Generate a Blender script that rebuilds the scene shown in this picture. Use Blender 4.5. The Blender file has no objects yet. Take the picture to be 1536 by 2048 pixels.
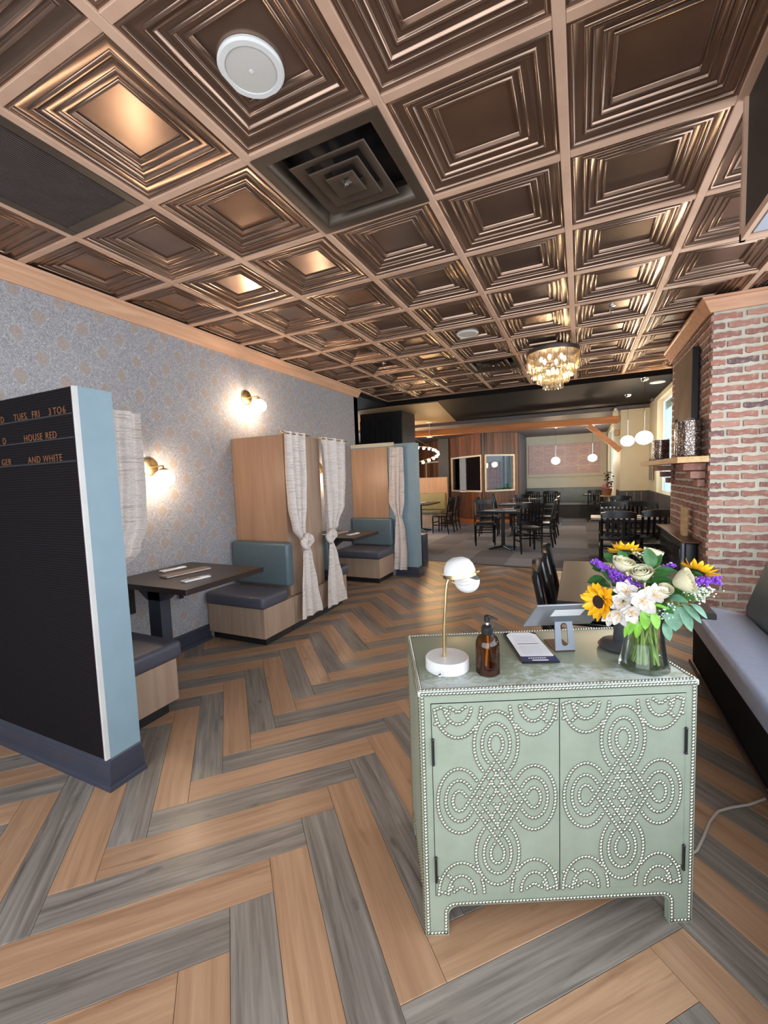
import bpy, bmesh, math, random
from mathutils import Vector, Matrix
R = random.Random(7)
PI = math.pi
C = bpy.context.scene.collection
SC = bpy.context.scene

# ------------------------------------------------------------------ camera
F_PX, YAW, PITCH, ROLL = 847.1, -.4343, -.0780, -.0350
CAM = Vector((.0588, -1.509, 1.4127))
H = 2.78                                   # ceiling height
T = .6096                                  # ceiling tile pitch
cy, sy, cp, sp, cr, sr = math.cos(YAW), math.sin(YAW), math.cos(PITCH), math.sin(PITCH), math.cos(ROLL), math.sin(ROLL)
fw = Vector((sy*cp, cy*cp, sp)); r0 = Vector((cy, -sy, 0)); u0 = r0.cross(fw)
ri = cr*r0 + sr*u0; up = -sr*r0 + cr*u0
cd = bpy.data.cameras.new('camera'); cam = bpy.data.objects.new('camera', cd); C.objects.link(cam)
cd.sensor_fit = 'HORIZONTAL'; cd.sensor_width = 36; cd.lens = 36*F_PX/1536; cd.clip_start = .02
m = Matrix((ri, up, -fw)).transposed().to_4x4(); m.translation = CAM
cam.matrix_world = m
SC.camera = cam
# ------------------------------------------------------------------ world, daylight, exposure
W = bpy.data.worlds.new('world'); SC.world = W; W.use_nodes = True
bg = W.node_tree.nodes['Background']; bg.inputs[0].default_value = (.85, .93, 1, 1); bg.inputs[1].default_value = 2.7
SC.view_settings.view_transform = 'Standard'; SC.view_settings.look = 'None'
SC.view_settings.gamma = 1; SC.view_settings.use_curve_mapping = False; SC.view_settings.exposure = 1.18
SC.cycles.sample_clamp_indirect = 6; SC.cycles.caustics_refractive = False; SC.cycles.max_bounces = 8
SC.cycles.transparent_max_bounces = 16

def portal(loc, rot, sx, sy_):
    l = bpy.data.lights.new('window_portal', 'AREA'); l.shape = 'RECTANGLE'; l.size = sx; l.size_y = sy_; l.cycles.is_portal = True
    o = bpy.data.objects.new('window_portal', l); o.location = loc; o.rotation_euler = rot; C.objects.link(o)
portal((-.7, -3.12, 1.35), (PI/2, 0, 0), 4.5, 2.0)
portal((1.76, -.1, 1.72), (PI/2, 0, PI/2), 5.4, 2.0)
portal((1.43, 6.65, 1.82), (PI/2, 0, PI/2), 1.6, 1.6)
portal((.93, 11.3, 1.7), (PI/2, 0, PI/2), 2.4, 1.7)
portal((-6.74, 7.8, 1.55), (PI/2, 0, -PI/2), 5.2, 1.6)  # for the added, unseen opening in the far left wall

# ------------------------------------------------------------------ mesh builder
class MB:
    def __init__(s): s.v = []; s.f = []; s.m = []
    def add(s, vs, fs, mi=0):
        n = len(s.v); s.v += [tuple(v) for v in vs]
        for f in fs: s.f.append(tuple(i+n for i in f)); s.m.append(mi)
        return s
    def box(s, a, b, mi=0):
        x0, y0, z0 = [min(p, q) for p, q in zip(a, b)]; x1, y1, z1 = [max(p, q) for p, q in zip(a, b)]
        return s.add([(x0,y0,z0),(x1,y0,z0),(x1,y1,z0),(x0,y1,z0),(x0,y0,z1),(x1,y0,z1),(x1,y1,z1),(x0,y1,z1)],
              [(0,3,2,1),(4,5,6,7),(0,1,5,4),(1,2,6,5),(2,3,7,6),(3,0,4,7)], mi)
    def rbox(s, a, b, r=.01, seg=2, mi=0):
        bm = bmesh.new(); bmesh.ops.create_cube(bm, size=1)
        lo = Vector([min(p, q) for p, q in zip(a, b)]); hi = Vector([max(p, q) for p, q in zip(a, b)])
        for v in bm.verts: v.co = Vector([lo[i] + (v.co[i]+.5)*(hi[i]-lo[i]) for i in range(3)])
        bmesh.ops.bevel(bm, geom=bm.edges[:], offset=min(r, .49*min(hi-lo)), segments=seg, profile=.5, affect='EDGES')
        bm.verts.index_update()
        s.add([v.co for v in bm.verts], [[v.index for v in f.verts] for f in bm.faces], mi); bm.free(); return s
    def ring(s, c, ax, r, n, ph=0):
        ax = Vector(ax).normalized(); t = Vector((0,0,1)) if abs(ax.z) < .9 else Vector((1,0,0))
        u = ax.cross(t).normalized(); w = ax.cross(u)
        return [Vector(c) + r*(math.cos(ph+2*PI*k/n)*u + math.sin(ph+2*PI*k/n)*w) for k in range(n)]
    def cyl(s, p0, p1, r0, r1=None, n=12, mi=0, caps=True):
        r1 = r0 if r1 is None else r1; p0 = Vector(p0); p1 = Vector(p1)
        vs = s.ring(p0, p1-p0, r0, n) + s.ring(p1, p1-p0, r1, n)
        fs = [(k, (k+1) % n, n+(k+1) % n, n+k) for k in range(n)]
        if caps: fs += [tuple(range(n-1, -1, -1)), tuple(range(n, 2*n))]
        return s.add(vs, fs, mi)
    def tube(s, pts, r, n=8, mi=0):
        pts = [Vector(p) for p in pts]; rs = r if isinstance(r, (list, tuple)) else [r]*len(pts)
        vs = []; u = None
        for i, p in enumerate(pts):
            t = (pts[min(i+1, len(pts)-1)] - pts[max(i-1, 0)]).normalized()
            if u is None:
                q = Vector((0,0,1)) if abs(t.z) < .9 else Vector((1,0,0)); u = t.cross(q).normalized()
            u = (u - t*u.dot(t)).normalized(); w = t.cross(u)
            vs += [p + rs[i]*(math.cos(2*PI*k/n)*u + math.sin(2*PI*k/n)*w) for k in range(n)]
        fs = [(i*n+k, i*n+(k+1) % n, (i+1)*n+(k+1) % n, (i+1)*n+k) for i in range(len(pts)-1) for k in range(n)]
        fs += [tuple(range(n-1, -1, -1)), tuple(range(len(vs)-n, len(vs)))]
        return s.add(vs, fs, mi)
    def lathe(s, prof, n=24, c=(0,0,0), mi=0):
        vs = []; c = Vector(c)
        for r, z in prof: vs += [c + Vector((r*math.cos(2*PI*k/n), r*math.sin(2*PI*k/n), z)) for k in range(n)]
        fs = [(i*n+k, i*n+(k+1) % n, (i+1)*n+(k+1) % n, (i+1)*n+k) for i in range(len(prof)-1) for k in range(n)]
        if prof[0][0] > 1e-5: fs.append(tuple(range(n-1, -1, -1)))
        if prof[-1][0] > 1e-5: fs.append(tuple(range(len(vs)-n, len(vs))))
        return s.add(vs, fs, mi)
    def shell(s, prof, n=24, c=(0,0,0), mi=0):       # lathe without caps
        vs = []; c = Vector(c)
        for r, z in prof: vs += [c + Vector((r*math.cos(2*PI*k/n), r*math.sin(2*PI*k/n), z)) for k in range(n)]
        return s.add(vs, [(i*n+k, i*n+(k+1) % n, (i+1)*n+(k+1) % n, (i+1)*n+k) for i in range(len(prof)-1) for k in range(n)], mi)
    def sphere(s, c, r, nu=16, nv=10, sc=(1,1,1), mi=0, th0=0, th1=PI):
        c = Vector(c); vs = []
        for i in range(nv+1):
            th = th0 + (th1-th0)*i/nv
            vs += [c + Vector((r*sc[0]*math.sin(th)*math.cos(2*PI*k/nu), r*sc[1]*math.sin(th)*math.sin(2*PI*k/nu), r*sc[2]*math.cos(th))) for k in range(nu)]
        return s.add(vs, [(i*nu+k, (i+1)*nu+k, (i+1)*nu+(k+1) % nu, i*nu+(k+1) % nu) for i in range(nv) for k in range(nu)], mi)
    def prism(s, poly, z0, z1, mi=0):                # xy polygon (ccw) extruded in z
        n = len(poly)
        return s.add([(x, y, z0) for x, y in poly] + [(x, y, z1) for x, y in poly],
              [tuple(range(n-1, -1, -1)), tuple(range(n, 2*n))] + [(k, (k+1) % n, n+(k+1) % n, n+k) for k in range(n)], mi)
    def prism_ax(s, poly, axis, a, b, mi=0):         # polygon in the other two axes, extruded along axis
        mp = {'x': lambda p, t: (t, p[0], p[1]), 'y': lambda p, t: (p[0], t, p[1])}[axis]; n = len(poly)
        return s.add([mp(p, a) for p in poly] + [mp(p, b) for p in poly],
              [tuple(range(n-1, -1, -1)), tuple(range(n, 2*n))] + [(k, (k+1) % n, n+(k+1) % n, n+k) for k in range(n)], mi)
    def grid(s, fn, nu, nv, mi=0):
        vs = [fn(i/nu, j/nv) for j in range(nv+1) for i in range(nu+1)]
        return s.add(vs, [(j*(nu+1)+i, j*(nu+1)+i+1, (j+1)*(nu+1)+i+1, (j+1)*(nu+1)+i) for j in range(nv) for i in range(nu)], mi)
    def xf(s, M, i0=0):
        for i in range(i0, len(s.v)): s.v[i] = tuple(M @ Vector(s.v[i]))
        return s
    def mesh(s, name, mats, smooth=35):
        me = bpy.data.meshes.new(name); me.from_pydata(s.v, [], s.f)
        for mt in (mats if isinstance(mats, (list, tuple)) else [mats]): me.materials.append(mt)
        if any(s.m): me.polygons.foreach_set('material_index', s.m)
        bm = bmesh.new(); bm.from_mesh(me); bmesh.ops.recalc_face_normals(bm, faces=bm.faces); bm.to_mesh(me); bm.free()
        if smooth:
            me.polygons.foreach_set('use_smooth', [True]*len(me.polygons)); me.set_sharp_from_angle(angle=math.radians(smooth))
        return me
    def build(s, name, mats, parent=None, loc=(0,0,0), rot=(0,0,0), smooth=35, kind=None):
        return put(name, s.mesh(name, mats, smooth), parent, loc, rot, kind)

def put(name, me, parent=None, loc=(0,0,0), rot=(0,0,0), kind=None):
    o = bpy.data.objects.new(name, me); C.objects.link(o); o.parent = parent; o.location = loc; o.rotation_euler = rot
    if kind: o['kind'] = kind
    return o
def tag(o, label, cat, group=None):
    o['label'] = label; o['category'] = cat
    if group: o['group'] = group
    return o
def thing(name, label, cat, loc=(0,0,0), rot=0, group=None):
    o = bpy.data.objects.new(name, None); o.empty_display_size = .05; C.objects.link(o)
    o.location = loc; o.rotation_euler = rot if isinstance(rot, (tuple, list)) else (0, 0, rot)
    return tag(o, label, cat, group)
def struct(o): o['kind'] = 'structure'; return o
def dup(root, loc, rot, label, group=None):
    r = root.copy(); C.objects.link(r); r.location = loc; r.rotation_euler = rot if isinstance(rot, (tuple, list)) else (0, 0, rot); r['label'] = label
    if group: r['group'] = group
    for ch in list(root.children):
        c = ch.copy(); C.objects.link(c); c.parent = r
        for g in ch.children:
            d = g.copy(); C.objects.link(d); d.parent = c
    return r

# ------------------------------------------------------------------ materials
def srgb(r, g, b): return tuple((x/255/12.92 if x/255 <= .04045 else ((x/255+.055)/1.055)**2.4) for x in (r, g, b)) + (1,)
class NT:
    def __init__(s, name):
        s.mat = bpy.data.materials.new(name); s.mat.use_nodes = True; s.t = s.mat.node_tree
        s.b = s.t.nodes['Principled BSDF']; s.out = s.t.nodes['Material Output']
    def n(s, typ, **kw):
        nd = s.t.nodes.new(typ)
        for k, v in kw.items(): setattr(nd, k, v)
        return nd
    def l(s, a, b): s.t.links.new(a, b)
    def inp(s, nd, i, v):
        if hasattr(v, 'is_output') or isinstance(v, bpy.types.NodeSocket): s.l(v, nd.inputs[i])
        else: nd.inputs[i].default_value = v
    def math(s, op, a, b=0, c=0):
        nd = s.n('ShaderNodeMath', operation=op); s.inp(nd, 0, a); s.inp(nd, 1, b); s.inp(nd, 2, c); return nd.outputs[0]
    def coord(s, out='Object'): return s.n('ShaderNodeTexCoord').outputs[out]
    def mapping(s, vec, scale=(1,1,1), loc=(0,0,0)):
        nd = s.n('ShaderNodeMapping'); s.l(vec, nd.inputs['Vector']); nd.inputs['Scale'].default_value = scale; s.inp(nd, 'Location', loc); return nd.outputs[0]
    def noise(s, vec, scale=5, detail=3, rough=.55, dist=0):
        nd = s.n('ShaderNodeTexNoise'); s.l(vec, nd.inputs['Vector'])
        nd.inputs['Scale'].default_value = scale; nd.inputs['Detail'].default_value = detail; nd.inputs['Roughness'].default_value = rough; nd.inputs['Distortion'].default_value = dist
        return nd.outputs[0]
    def ramp(s, fac, stops):
        nd = s.n('ShaderNodeValToRGB'); s.l(fac, nd.inputs[0]); e = nd.color_ramp.elements
        while len(e) < len(stops): e.new(.5)
        for el, (p, c) in zip(e, stops): el.position = p; el.color = c if len(c) == 4 else tuple(c)+(1,)
        return nd.outputs[0]
    def mix(s, fac, a, b, blend='MIX'):
        nd = s.n('ShaderNodeMix', data_type='RGBA', blend_type=blend); s.inp(nd, 0, fac); s.inp(nd, 6, a); s.inp(nd, 7, b); return nd.outputs[2]
    def rand(s): return s.n('ShaderNodeObjectInfo').outputs['Random']
    def bump(s, h, strength=.2, dist=.002):
        nd = s.n('ShaderNodeBump'); nd.inputs['Strength'].default_value = strength; nd.inputs['Distance'].default_value = dist; s.l(h, nd.inputs['Height']); s.l(nd.outputs[0], s.b.inputs['Normal'])
    def set(s, **kw):
        for k, v in kw.items(): s.inp(s.b, k.replace('_', ' '), v)
        return s
def plain(name, col, rough=.5, metal=0, var=.12, scale=8, bump=0, bscale=60, coat=0, spec=.5):
    t = NT(name); co = t.coord()
    nz = t.noise(co, scale, 4)
    dark = tuple(c*(1-var) for c in col[:3])+(1,); lite = tuple(min(1, c*(1+var)) for c in col[:3])+(1,)
    t.l(t.ramp(nz, [(.3, dark), (.7, lite)]), t.b.inputs['Base Color'])
    t.set(Roughness=rough, Metallic=metal); t.b.inputs['Coat Weight'].default_value = coat; t.b.inputs['Specular IOR Level'].default_value = spec
    if bump: t.bump(t.noise(co, bscale, 3), bump)
    return t.mat
def wood(name, c1, c2, sc, rough=.45, jitter=.12, streak=None, bump=.1, coat=0, det=4, knots=False):
    """grain runs along the axis with the small scale in sc; jitter makes every object its own shade"""
    t = NT(name); co = t.coord(); rd = t.rand()
    off = t.n('ShaderNodeCombineXYZ'); t.l(t.math('MULTIPLY', rd, 37.), off.inputs[0]); t.l(t.math('MULTIPLY', rd, 91.), off.inputs[1]); t.l(t.math('MULTIPLY', rd, 53.), off.inputs[2])
    v = t.mapping(co, sc, off.outputs[0])
    g = t.noise(v, 1, det, .62, .6)
    col = t.ramp(g, [(.28, c1), (.72, c2)])
    v2 = t.mapping(co, tuple(x*.35 for x in sc), off.outputs[0])
    if streak:
        k = t.ramp(t.noise(v2, 1.3, 5, .7, 1.2), [(.56, (0,0,0)), (.72, (1,1,1))])
        col = t.mix(t.math('MULTIPLY', k, .75), col, streak)
    if knots:
        vo = t.n('ShaderNodeTexVoronoi'); t.l(t.mapping(co, (3.1, 8.5, 1), off.outputs[0]), vo.inputs[0]); vo.inputs['Scale'].default_value = 1; vo.inputs['Randomness'].default_value = 1
        kn = t.ramp(t.math('ADD', vo.outputs[0], t.math('MULTIPLY', t.noise(co, 60, 2), .10)), [(.09, (1,1,1)), (.17, (0,0,0))])
        col = t.mix(t.math('MULTIPLY', kn, .6), col, streak)
    hv = t.n('ShaderNodeHueSaturation'); t.l(t.math('MULTIPLY_ADD', rd, 2*jitter, 1-jitter), hv.inputs['Value']); t.l(col, hv.inputs['Color'])
    t.l(hv.outputs[0], t.b.inputs['Base Color']); t.set(Roughness=rough); t.b.inputs['Coat Weight'].default_value = coat; t.b.inputs['Coat Roughness'].default_value = .2
    if bump: t.bump(g, bump)
    return t.mat
def emit(name, col, s):
    t = NT(name); e = t.n('ShaderNodeEmission'); e.inputs[0].default_value = col; e.inputs[1].default_value = s; t.l(e.outputs[0], t.out.inputs[0]); return t.mat
def clear(name, tint=(1,1,1,1), gloss=.12, rough=.03, extra=None):
    """thin clear glass: mostly transparent with a fresnel gloss"""
    t = NT(name); tr = t.n('ShaderNodeBsdfTransparent'); tr.inputs[0].default_value = tint
    gl = t.n('ShaderNodeBsdfGlossy'); gl.inputs['Roughness'].default_value = rough
    lw = t.n('ShaderNodeFresnel'); lw.inputs[0].default_value = 1.22
    fac = t.math('MINIMUM', t.math('MULTIPLY_ADD', lw.outputs[0], .9, gloss), .8)
    mx = t.n('ShaderNodeMixShader'); t.l(fac, mx.inputs[0]); t.l(tr.outputs[0], mx.inputs[1]); t.l(gl.outputs[0], mx.inputs[2]); t.l(mx.outputs[0], t.out.inputs[0]); return t.mat

M = {}
M['oak'] = wood('oak_plank', srgb(154,116,88), srgb(188,149,117), (1.7,34,2), .33, .10, srgb(130,90,64), .06, coat=.06, det=8, knots=True)
M['grey_plank'] = wood('grey_plank', srgb(94,84,77), srgb(156,146,136), (1.9,40,2), .35, .10, srgb(66,57,54), .12, coat=.06, det=9, knots=True)
M['tile'] = plain('bronze_tile', (.25,.165,.122,1), .25, .82, .2, 3)
M['strip'] = wood('pale_wood_strip', srgb(180,144,122), srgb(202,167,144), (3,3,3), .5, .05, None, .03)
M['crown'] = wood('crown_wood', srgb(178,134,106), srgb(204,162,132), (22,1.6,22), .45, .05, None, .03)
M['crown_x'] = wood('crown_wood_x', srgb(176,124,92), srgb(202,152,118), (1.6,22,22), .45, .05, None, .03)
M['navy'] = plain('navy_paint', srgb(52,54,66), .4, 0, .08)
M['blue'] = plain('blue_grey_paint', srgb(128,150,162), .55, 0, .04)
M['black'] = plain('black_paint', (.012,.011,.013,1), .38, 0, .15)
M['blackgloss'] = plain('black_lacquer', (.008,.007,.008,1), .22, 0, .1)
M['felt'] = None
M['veneer'] = wood('ash_veneer', srgb(150,124,106), srgb(176,150,130), (16,16,1.1), .5, .03, None, .02)
M['veneer_warm'] = wood('ash_veneer_warm', srgb(150,115,92), srgb(172,136,110), (14,14,1.1), .42, .03, None, .02)
M['vinyl'] = plain('slate_blue_vinyl', srgb(82,98,106), .38, 0, .06, 30, .06, 220)
M['seatfab'] = plain('charcoal_seat_vinyl', srgb(72,72,84), .5, 0, .08, 40, .08, 260)
M['tabletop'] = plain('dark_brown_laminate', srgb(44,35,33), .38, 0, .12, 12)
M['brass'] = plain('brass', (.66,.50,.26,1), .28, 1, .08)
M['chrome'] = plain('chrome', (.75,.75,.76,1), .12, 1, .04)
M['white'] = plain('white_plastic', (.64,.635,.63,1), .35, 0, .03)
M['white_grille'] = plain('white_speaker_grille', (.50,.48,.45,1), .6, 0, .05, 300)
M['paper'] = plain('paper', (.80,.80,.83,1), .7, 0, .03)
M['napkin'] = plain('napkin_cloth', (.78,.76,.78,1), .85, 0, .06, 40, .2, 150)
M['cream'] = plain('cream_wall_paint', srgb(190,180,156), .6, 0, .03)
M['greywall'] = plain('dark_grey_block', srgb(92,84,86), .6, 0, .12, 5)
M['charwains'] = plain('charcoal_wainscot', srgb(56,54,58), .5, 0, .08)
M['blackceil'] = plain('black_ceiling', srgb(15,12,14), .6, 0, .15, spec=.12)
M['tan'] = plain('tan_ceiling', srgb(150,120,84), .55, 0, .06)
M['beam'] = wood('orange_beam', srgb(150,86,42), srgb(196,122,64), (1.2,14,14), .5, .05, srgb(100,56,28), .1)
M['barn'] = wood('barn_wood', srgb(78,46,30), srgb(128,80,52), (14,14,1.2), .6, .38, srgb(48,28,20), .2)
M['mantel'] = wood('mantel_wood', srgb(176,134,84), srgb(216,182,134), (14,1.4,14), .55, .04, srgb(140,100,60), .12)
M['mortar'] = plain('mortar', srgb(186,178,163), .9, 0, .10, 20, .4, 60)
M['amber'] = None
M['bronze_vent'] = plain('bronze_vent_paint', srgb(78,66,56), .38, .45, .1)
M['vent_black'] = plain('black_vent', srgb(74,64,62), .6, .0, .1, spec=.3)
M['bulb_warm'] = emit('warm_bulb', (1,.78,.5,1), 30)
M['sconce_glow'] = emit('sconce_bulb_glow', (1,.76,.52,1), 200)
t = NT('opal_shell'); tr = t.n('ShaderNodeBsdfTransparent'); tl = t.n('ShaderNodeBsdfTranslucent'); tl.inputs[0].default_value = (.95,.9,.82,1); mx = t.n('ShaderNodeMixShader'); mx.inputs[0].default_value = .30
t.l(tr.outputs[0], mx.inputs[1]); t.l(tl.outputs[0], mx.inputs[2]); t.l(mx.outputs[0], t.out.inputs[0]); M['opal'] = t.mat
M['pend_glow'] = emit('pendant_opal_glow', (1,.76,.50,1), 46)
M['ring_glow'] = emit('ring_bulb_glow', (1,.66,.32,1), 75)
M['glass'] = clear('clear_glass', (.98,.99,.98,1), .0, .02)
M['tinted'] = clear('tinted_window_glass', (.70,.86,.90,1), .0)
M['smoke'] = clear('smoked_window_glass', (.40,.37,.34,1), .03)
M['crystal'] = clear('crystal_glass', (.90,.84,.72,1), .42, .14)
M['mural'] = plain('pink_mural', srgb(202,170,172), .6, 0, .05)
M['goldline'] = plain('gold_line', srgb(222,204,180), .4, .1, .05)
M['steel'] = plain('space_grey_aluminium', srgb(120,124,134), .35, .7, .05)
M['darkgrey'] = plain('dark_grey_plastic', srgb(62,62,66), .4, 0, .06)
M['silver'] = plain('tablet_aluminium', srgb(158,160,168), .32, .6, .03)
M['cord'] = plain('pale_cord', srgb(190,180,170), .5, 0, .03)
M['green'] = plain('leaf_green', srgb(50,98,46), .45, 0, .35, 60)
M['lime'] = plain('leaf_lime', srgb(120,176,56), .45, 0, .25, 60)
M['euca'] = plain('eucalyptus_leaf', srgb(92,132,106), .5, 0, .3, 50)
M['stem'] = plain('flower_stem', srgb(112,134,66), .4, 0, .3, 40)
M['petal_y'] = plain('sunflower_petal', srgb(246,180,20), .5, 0, .18, 60)
M['disc'] = plain('sunflower_disc', srgb(42,22,20), .9, 0, .5, 200, .6, 300)
M['petal_w'] = plain('white_petal', srgb(218,212,206), .5, 0, .05, 40)
M['rose'] = plain('cream_rose_petal', srgb(222,214,182), .5, 0, .07, 40)
M['purple'] = plain('purple_statice', srgb(122,60,182), .6, 0, .3, 90)
M['breath'] = plain('babys_breath', srgb(228,236,222), .6, 0, .08, 60)
M['terracotta'] = plain('brown_pot', srgb(140,92,66), .6)
M['darkfol'] = plain('dark_foliage', srgb(50,34,36), .6, 0, .3, 30)
M['pinkfl'] = plain('pink_flower', srgb(214,120,140), .6)
M['screenpink'] = plain('pink_curtain_cloth', srgb(214,160,166), .8, 0, .2, 14)
M['greenbox'] = plain('green_planter', srgb(60,170,120), .6, 0, .2, 10)

# amber glass
M['amber'] = clear('amber_glass', (.52,.30,.10,1), .04, .04)
# felt board with fine horizontal grooves
t = NT('letterboard_felt'); co = t.coord(); wv = t.n('ShaderNodeTexWave', bands_direction='Z'); t.l(co, wv.inputs[0]); wv.inputs['Scale'].default_value = 26
t.l(t.ramp(wv.outputs[1], [(.2, (.004,.003,.004)), (.8, (.011,.008,.009))]), t.b.inputs['Base Color']); t.set(Roughness=.8); t.b.inputs['Specular IOR Level'].default_value = .12; t.bump(wv.outputs[1], .5, .003); M['felt'] = t.mat
# ribbed dark grille
t = NT('ribbed_header'); co = t.coord(); wv = t.n('ShaderNodeTexWave', bands_direction='Y'); t.l(co, wv.inputs[0]); wv.inputs['Scale'].default_value = 40
t.l(t.ramp(wv.outputs[1], [(.2, (.012,.010,.010)), (.8, (.034,.028,.026))]), t.b.inputs['Base Color']); t.set(Roughness=.6); M['ribbed'] = t.mat
# brick (each object its own tone)
t = NT('brick'); co = t.coord(); rd = t.rand()
cc = t.ramp(rd, [(0, srgb(142,96,84)), (.22, srgb(166,112,98)), (.42, srgb(126,84,78)), (.6, srgb(176,130,114)), (.78, srgb(116,84,84)), (.9, srgb(156,104,88)), (1, srgb(100,76,78))])
nz = t.noise(co, 26, 5, .7); k = t.ramp(nz, [(.50, (0,0,0)), (.68, (1,1,1))])
t.l(t.mix(t.math('MULTIPLY', k, .5), cc, srgb(186,172,158)), t.b.inputs['Base Color']); t.set(Roughness=.9); t.bump(nz, .6, .004); M['brick'] = t.mat
# carpet tile
t = NT('carpet_tile'); co = t.coord(); rd = t.rand(); cc = t.ramp(rd, [(0, srgb(84,84,94)), (.5, srgb(112,112,124)), (1, srgb(144,146,160))])
nz = t.noise(t.mapping(co, (60,6,1)), 1, 3); t.l(t.mix(t.math('MULTIPLY', nz, .5), cc, srgb(60,56,58)), t.b.inputs['Base Color']); t.set(Roughness=.95); t.bump(t.noise(co, 300, 2), .4, .003); M['carpet'] = t.mat
# linen curtain with dark slubs
t = NT('slub_linen'); co = t.coord(); s1 = t.noise(t.mapping(co, (7,7,210)), 1, 2, .5)
k = t.ramp(s1, [(.55, (0,0,0)), (.70, (1,1,1))]); s2 = t.noise(t.mapping(co, (60,60,300)), 1, 2)
base = t.ramp(s2, [(.3, srgb(196,184,178)), (.7, srgb(226,216,210))])
t.l(t.mix(t.math('MULTIPLY', k, .62), base, srgb(128,108,104)), t.b.inputs['Base Color']); t.set(Roughness=.9); t.bump(s2, .25, .002)
M['linen'] = t.mat
# sage painted cabinet, and the same paint worn on the top
t = NT('sage_leather'); co = t.coord(); nz = t.noise(co, 7, 5, .6); n2 = t.noise(co, 90, 3)
t.l(t.mix(t.math('MULTIPLY', n2, .18), t.ramp(nz, [(.3, srgb(133,141,124)), (.7, srgb(149,157,141))]), srgb(164,170,156)), t.b.inputs['Base Color']); t.set(Roughness=.42); t.bump(n2, .12, .002); M['sage'] = t.mat
t = NT('sage_worn_top'); co = t.coord(); nz = t.noise(co, 5, 3, .6, .4); n2 = t.noise(t.mapping(co, (26,40,26)), 1, 6, .72, .8)
sep = t.n('ShaderNodeSeparateXYZ'); t.l(co, sep.inputs[0])
front = t.math('MULTIPLY_ADD', sep.outputs[1], -1.1, .30)            # wear gathers towards the front edge where bags and arms rub
fac = t.ramp(t.math('ADD', t.math('ADD', t.math('MULTIPLY', n2, .75), t.math('MULTIPLY', nz, .35)), front), [(.70, (0,0,0)), (.84, (1,1,1))])
t.l(t.mix(t.math('MULTIPLY', fac, .8), srgb(134,141,122), srgb(190,195,193)), t.b.inputs['Base Color']); t.set(Roughness=.36); M['sage_top'] = t.mat
M['nail'] = plain('pewter_nailhead', (.60,.61,.53,1), .24, .9, .1, 30)
M['shade_patina'] = plain('nail_shade_patina', srgb(84,90,74), .6, 0, .15, 30)  # dark discs under the nailheads: their under-shadow painted in, along with patina
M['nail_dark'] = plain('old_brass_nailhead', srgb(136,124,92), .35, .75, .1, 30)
# mercury glass
t = NT('mercury_glass'); co = t.coord(); vz = t.n('ShaderNodeTexVoronoi'); t.l(co, vz.inputs[0]); vz.inputs['Scale'].default_value = 75
k = t.ramp(vz.outputs[0], [(.20, (0,0,0)), (.42, (1,1,1))]); t.l(t.mix(k, (.70,.62,.55,1), (.10,.07,.06,1)), t.b.inputs['Base Color']); t.set(Roughness=.22, Metallic=.75); M['mercury'] = t.mat
# damask wallpaper: beige medallions in half drop with filigree
t = NT('damask_wallpaper'); co = t.coord(); wob = t.noise(co, 34, 4, .6)
sep = t.n('ShaderNodeSeparateXYZ'); t.l(co, sep.inputs[0])
u = t.math('ADD', t.math('MULTIPLY', t.math('SUBTRACT', sep.outputs[1], 1.007), 1/.257), t.math('MULTIPLY', t.math('SUBTRACT', wob, .5), .16))
v = t.math('ADD', t.math('MULTIPLY', t.math('SUBTRACT', sep.outputs[2], 1.60), 1/.26), t.math('MULTIPLY', t.math('SUBTRACT', wob, .5), .12))
def cell(du):
    a = t.math('SUBTRACT', t.math('FRACT', t.math('ADD', u, .5+du)), .5); b = t.math('SUBTRACT', t.math('FRACT', t.math('ADD', v, .5+du)), .5)
    return t.math('ADD', t.math('MULTIPLY', t.math('ABSOLUTE', a), 1.25), t.math('MULTIPLY', t.math('ABSOLUTE', b), .95)), t.math('SQRT', t.math('ADD', t.math('MULTIPLY', t.math('MULTIPLY', a, a), 1.5), t.math('MULTIPLY', b, b)))
d1, e1 = cell(0); d2, e2 = cell(.5)
dd = t.math('MINIMUM', d1, d2); ee = t.math('MINIMUM', e1, e2)
blob = t.math('ADD', t.math('MULTIPLY', dd, .5), t.math('MULTIPLY', ee, .5))
medal = t.ramp(blob, [(.150, (1,1,1)), (.222, (0,0,0))])
ogee = t.ramp(t.math('ABSOLUTE', t.math('SUBTRACT', blob, .232)), [(.008, (1,1,1)), (.026, (0,0,0))])
fil = t.noise(co, 44, 2, .5, 3.2); fl = t.ramp(t.math('ABSOLUTE', t.math('SUBTRACT', fil, .5)), [(.022, (1,1,1)), (.055, (0,0,0))])
ground = t.mix(t.math('MULTIPLY', fl, .75), srgb(130,128,135), srgb(196,195,196))
md = t.mix(t.math('MULTIPLY', fl, .45), srgb(148,134,127), srgb(190,182,176))
c = t.mix(medal, ground, md); c = t.mix(t.math('MULTIPLY', ogee, .2), c, srgb(196,196,198))
t.l(c, t.b.inputs['Base Color']); t.set(Roughness=.6); M['damask'] = t.mat

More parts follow.
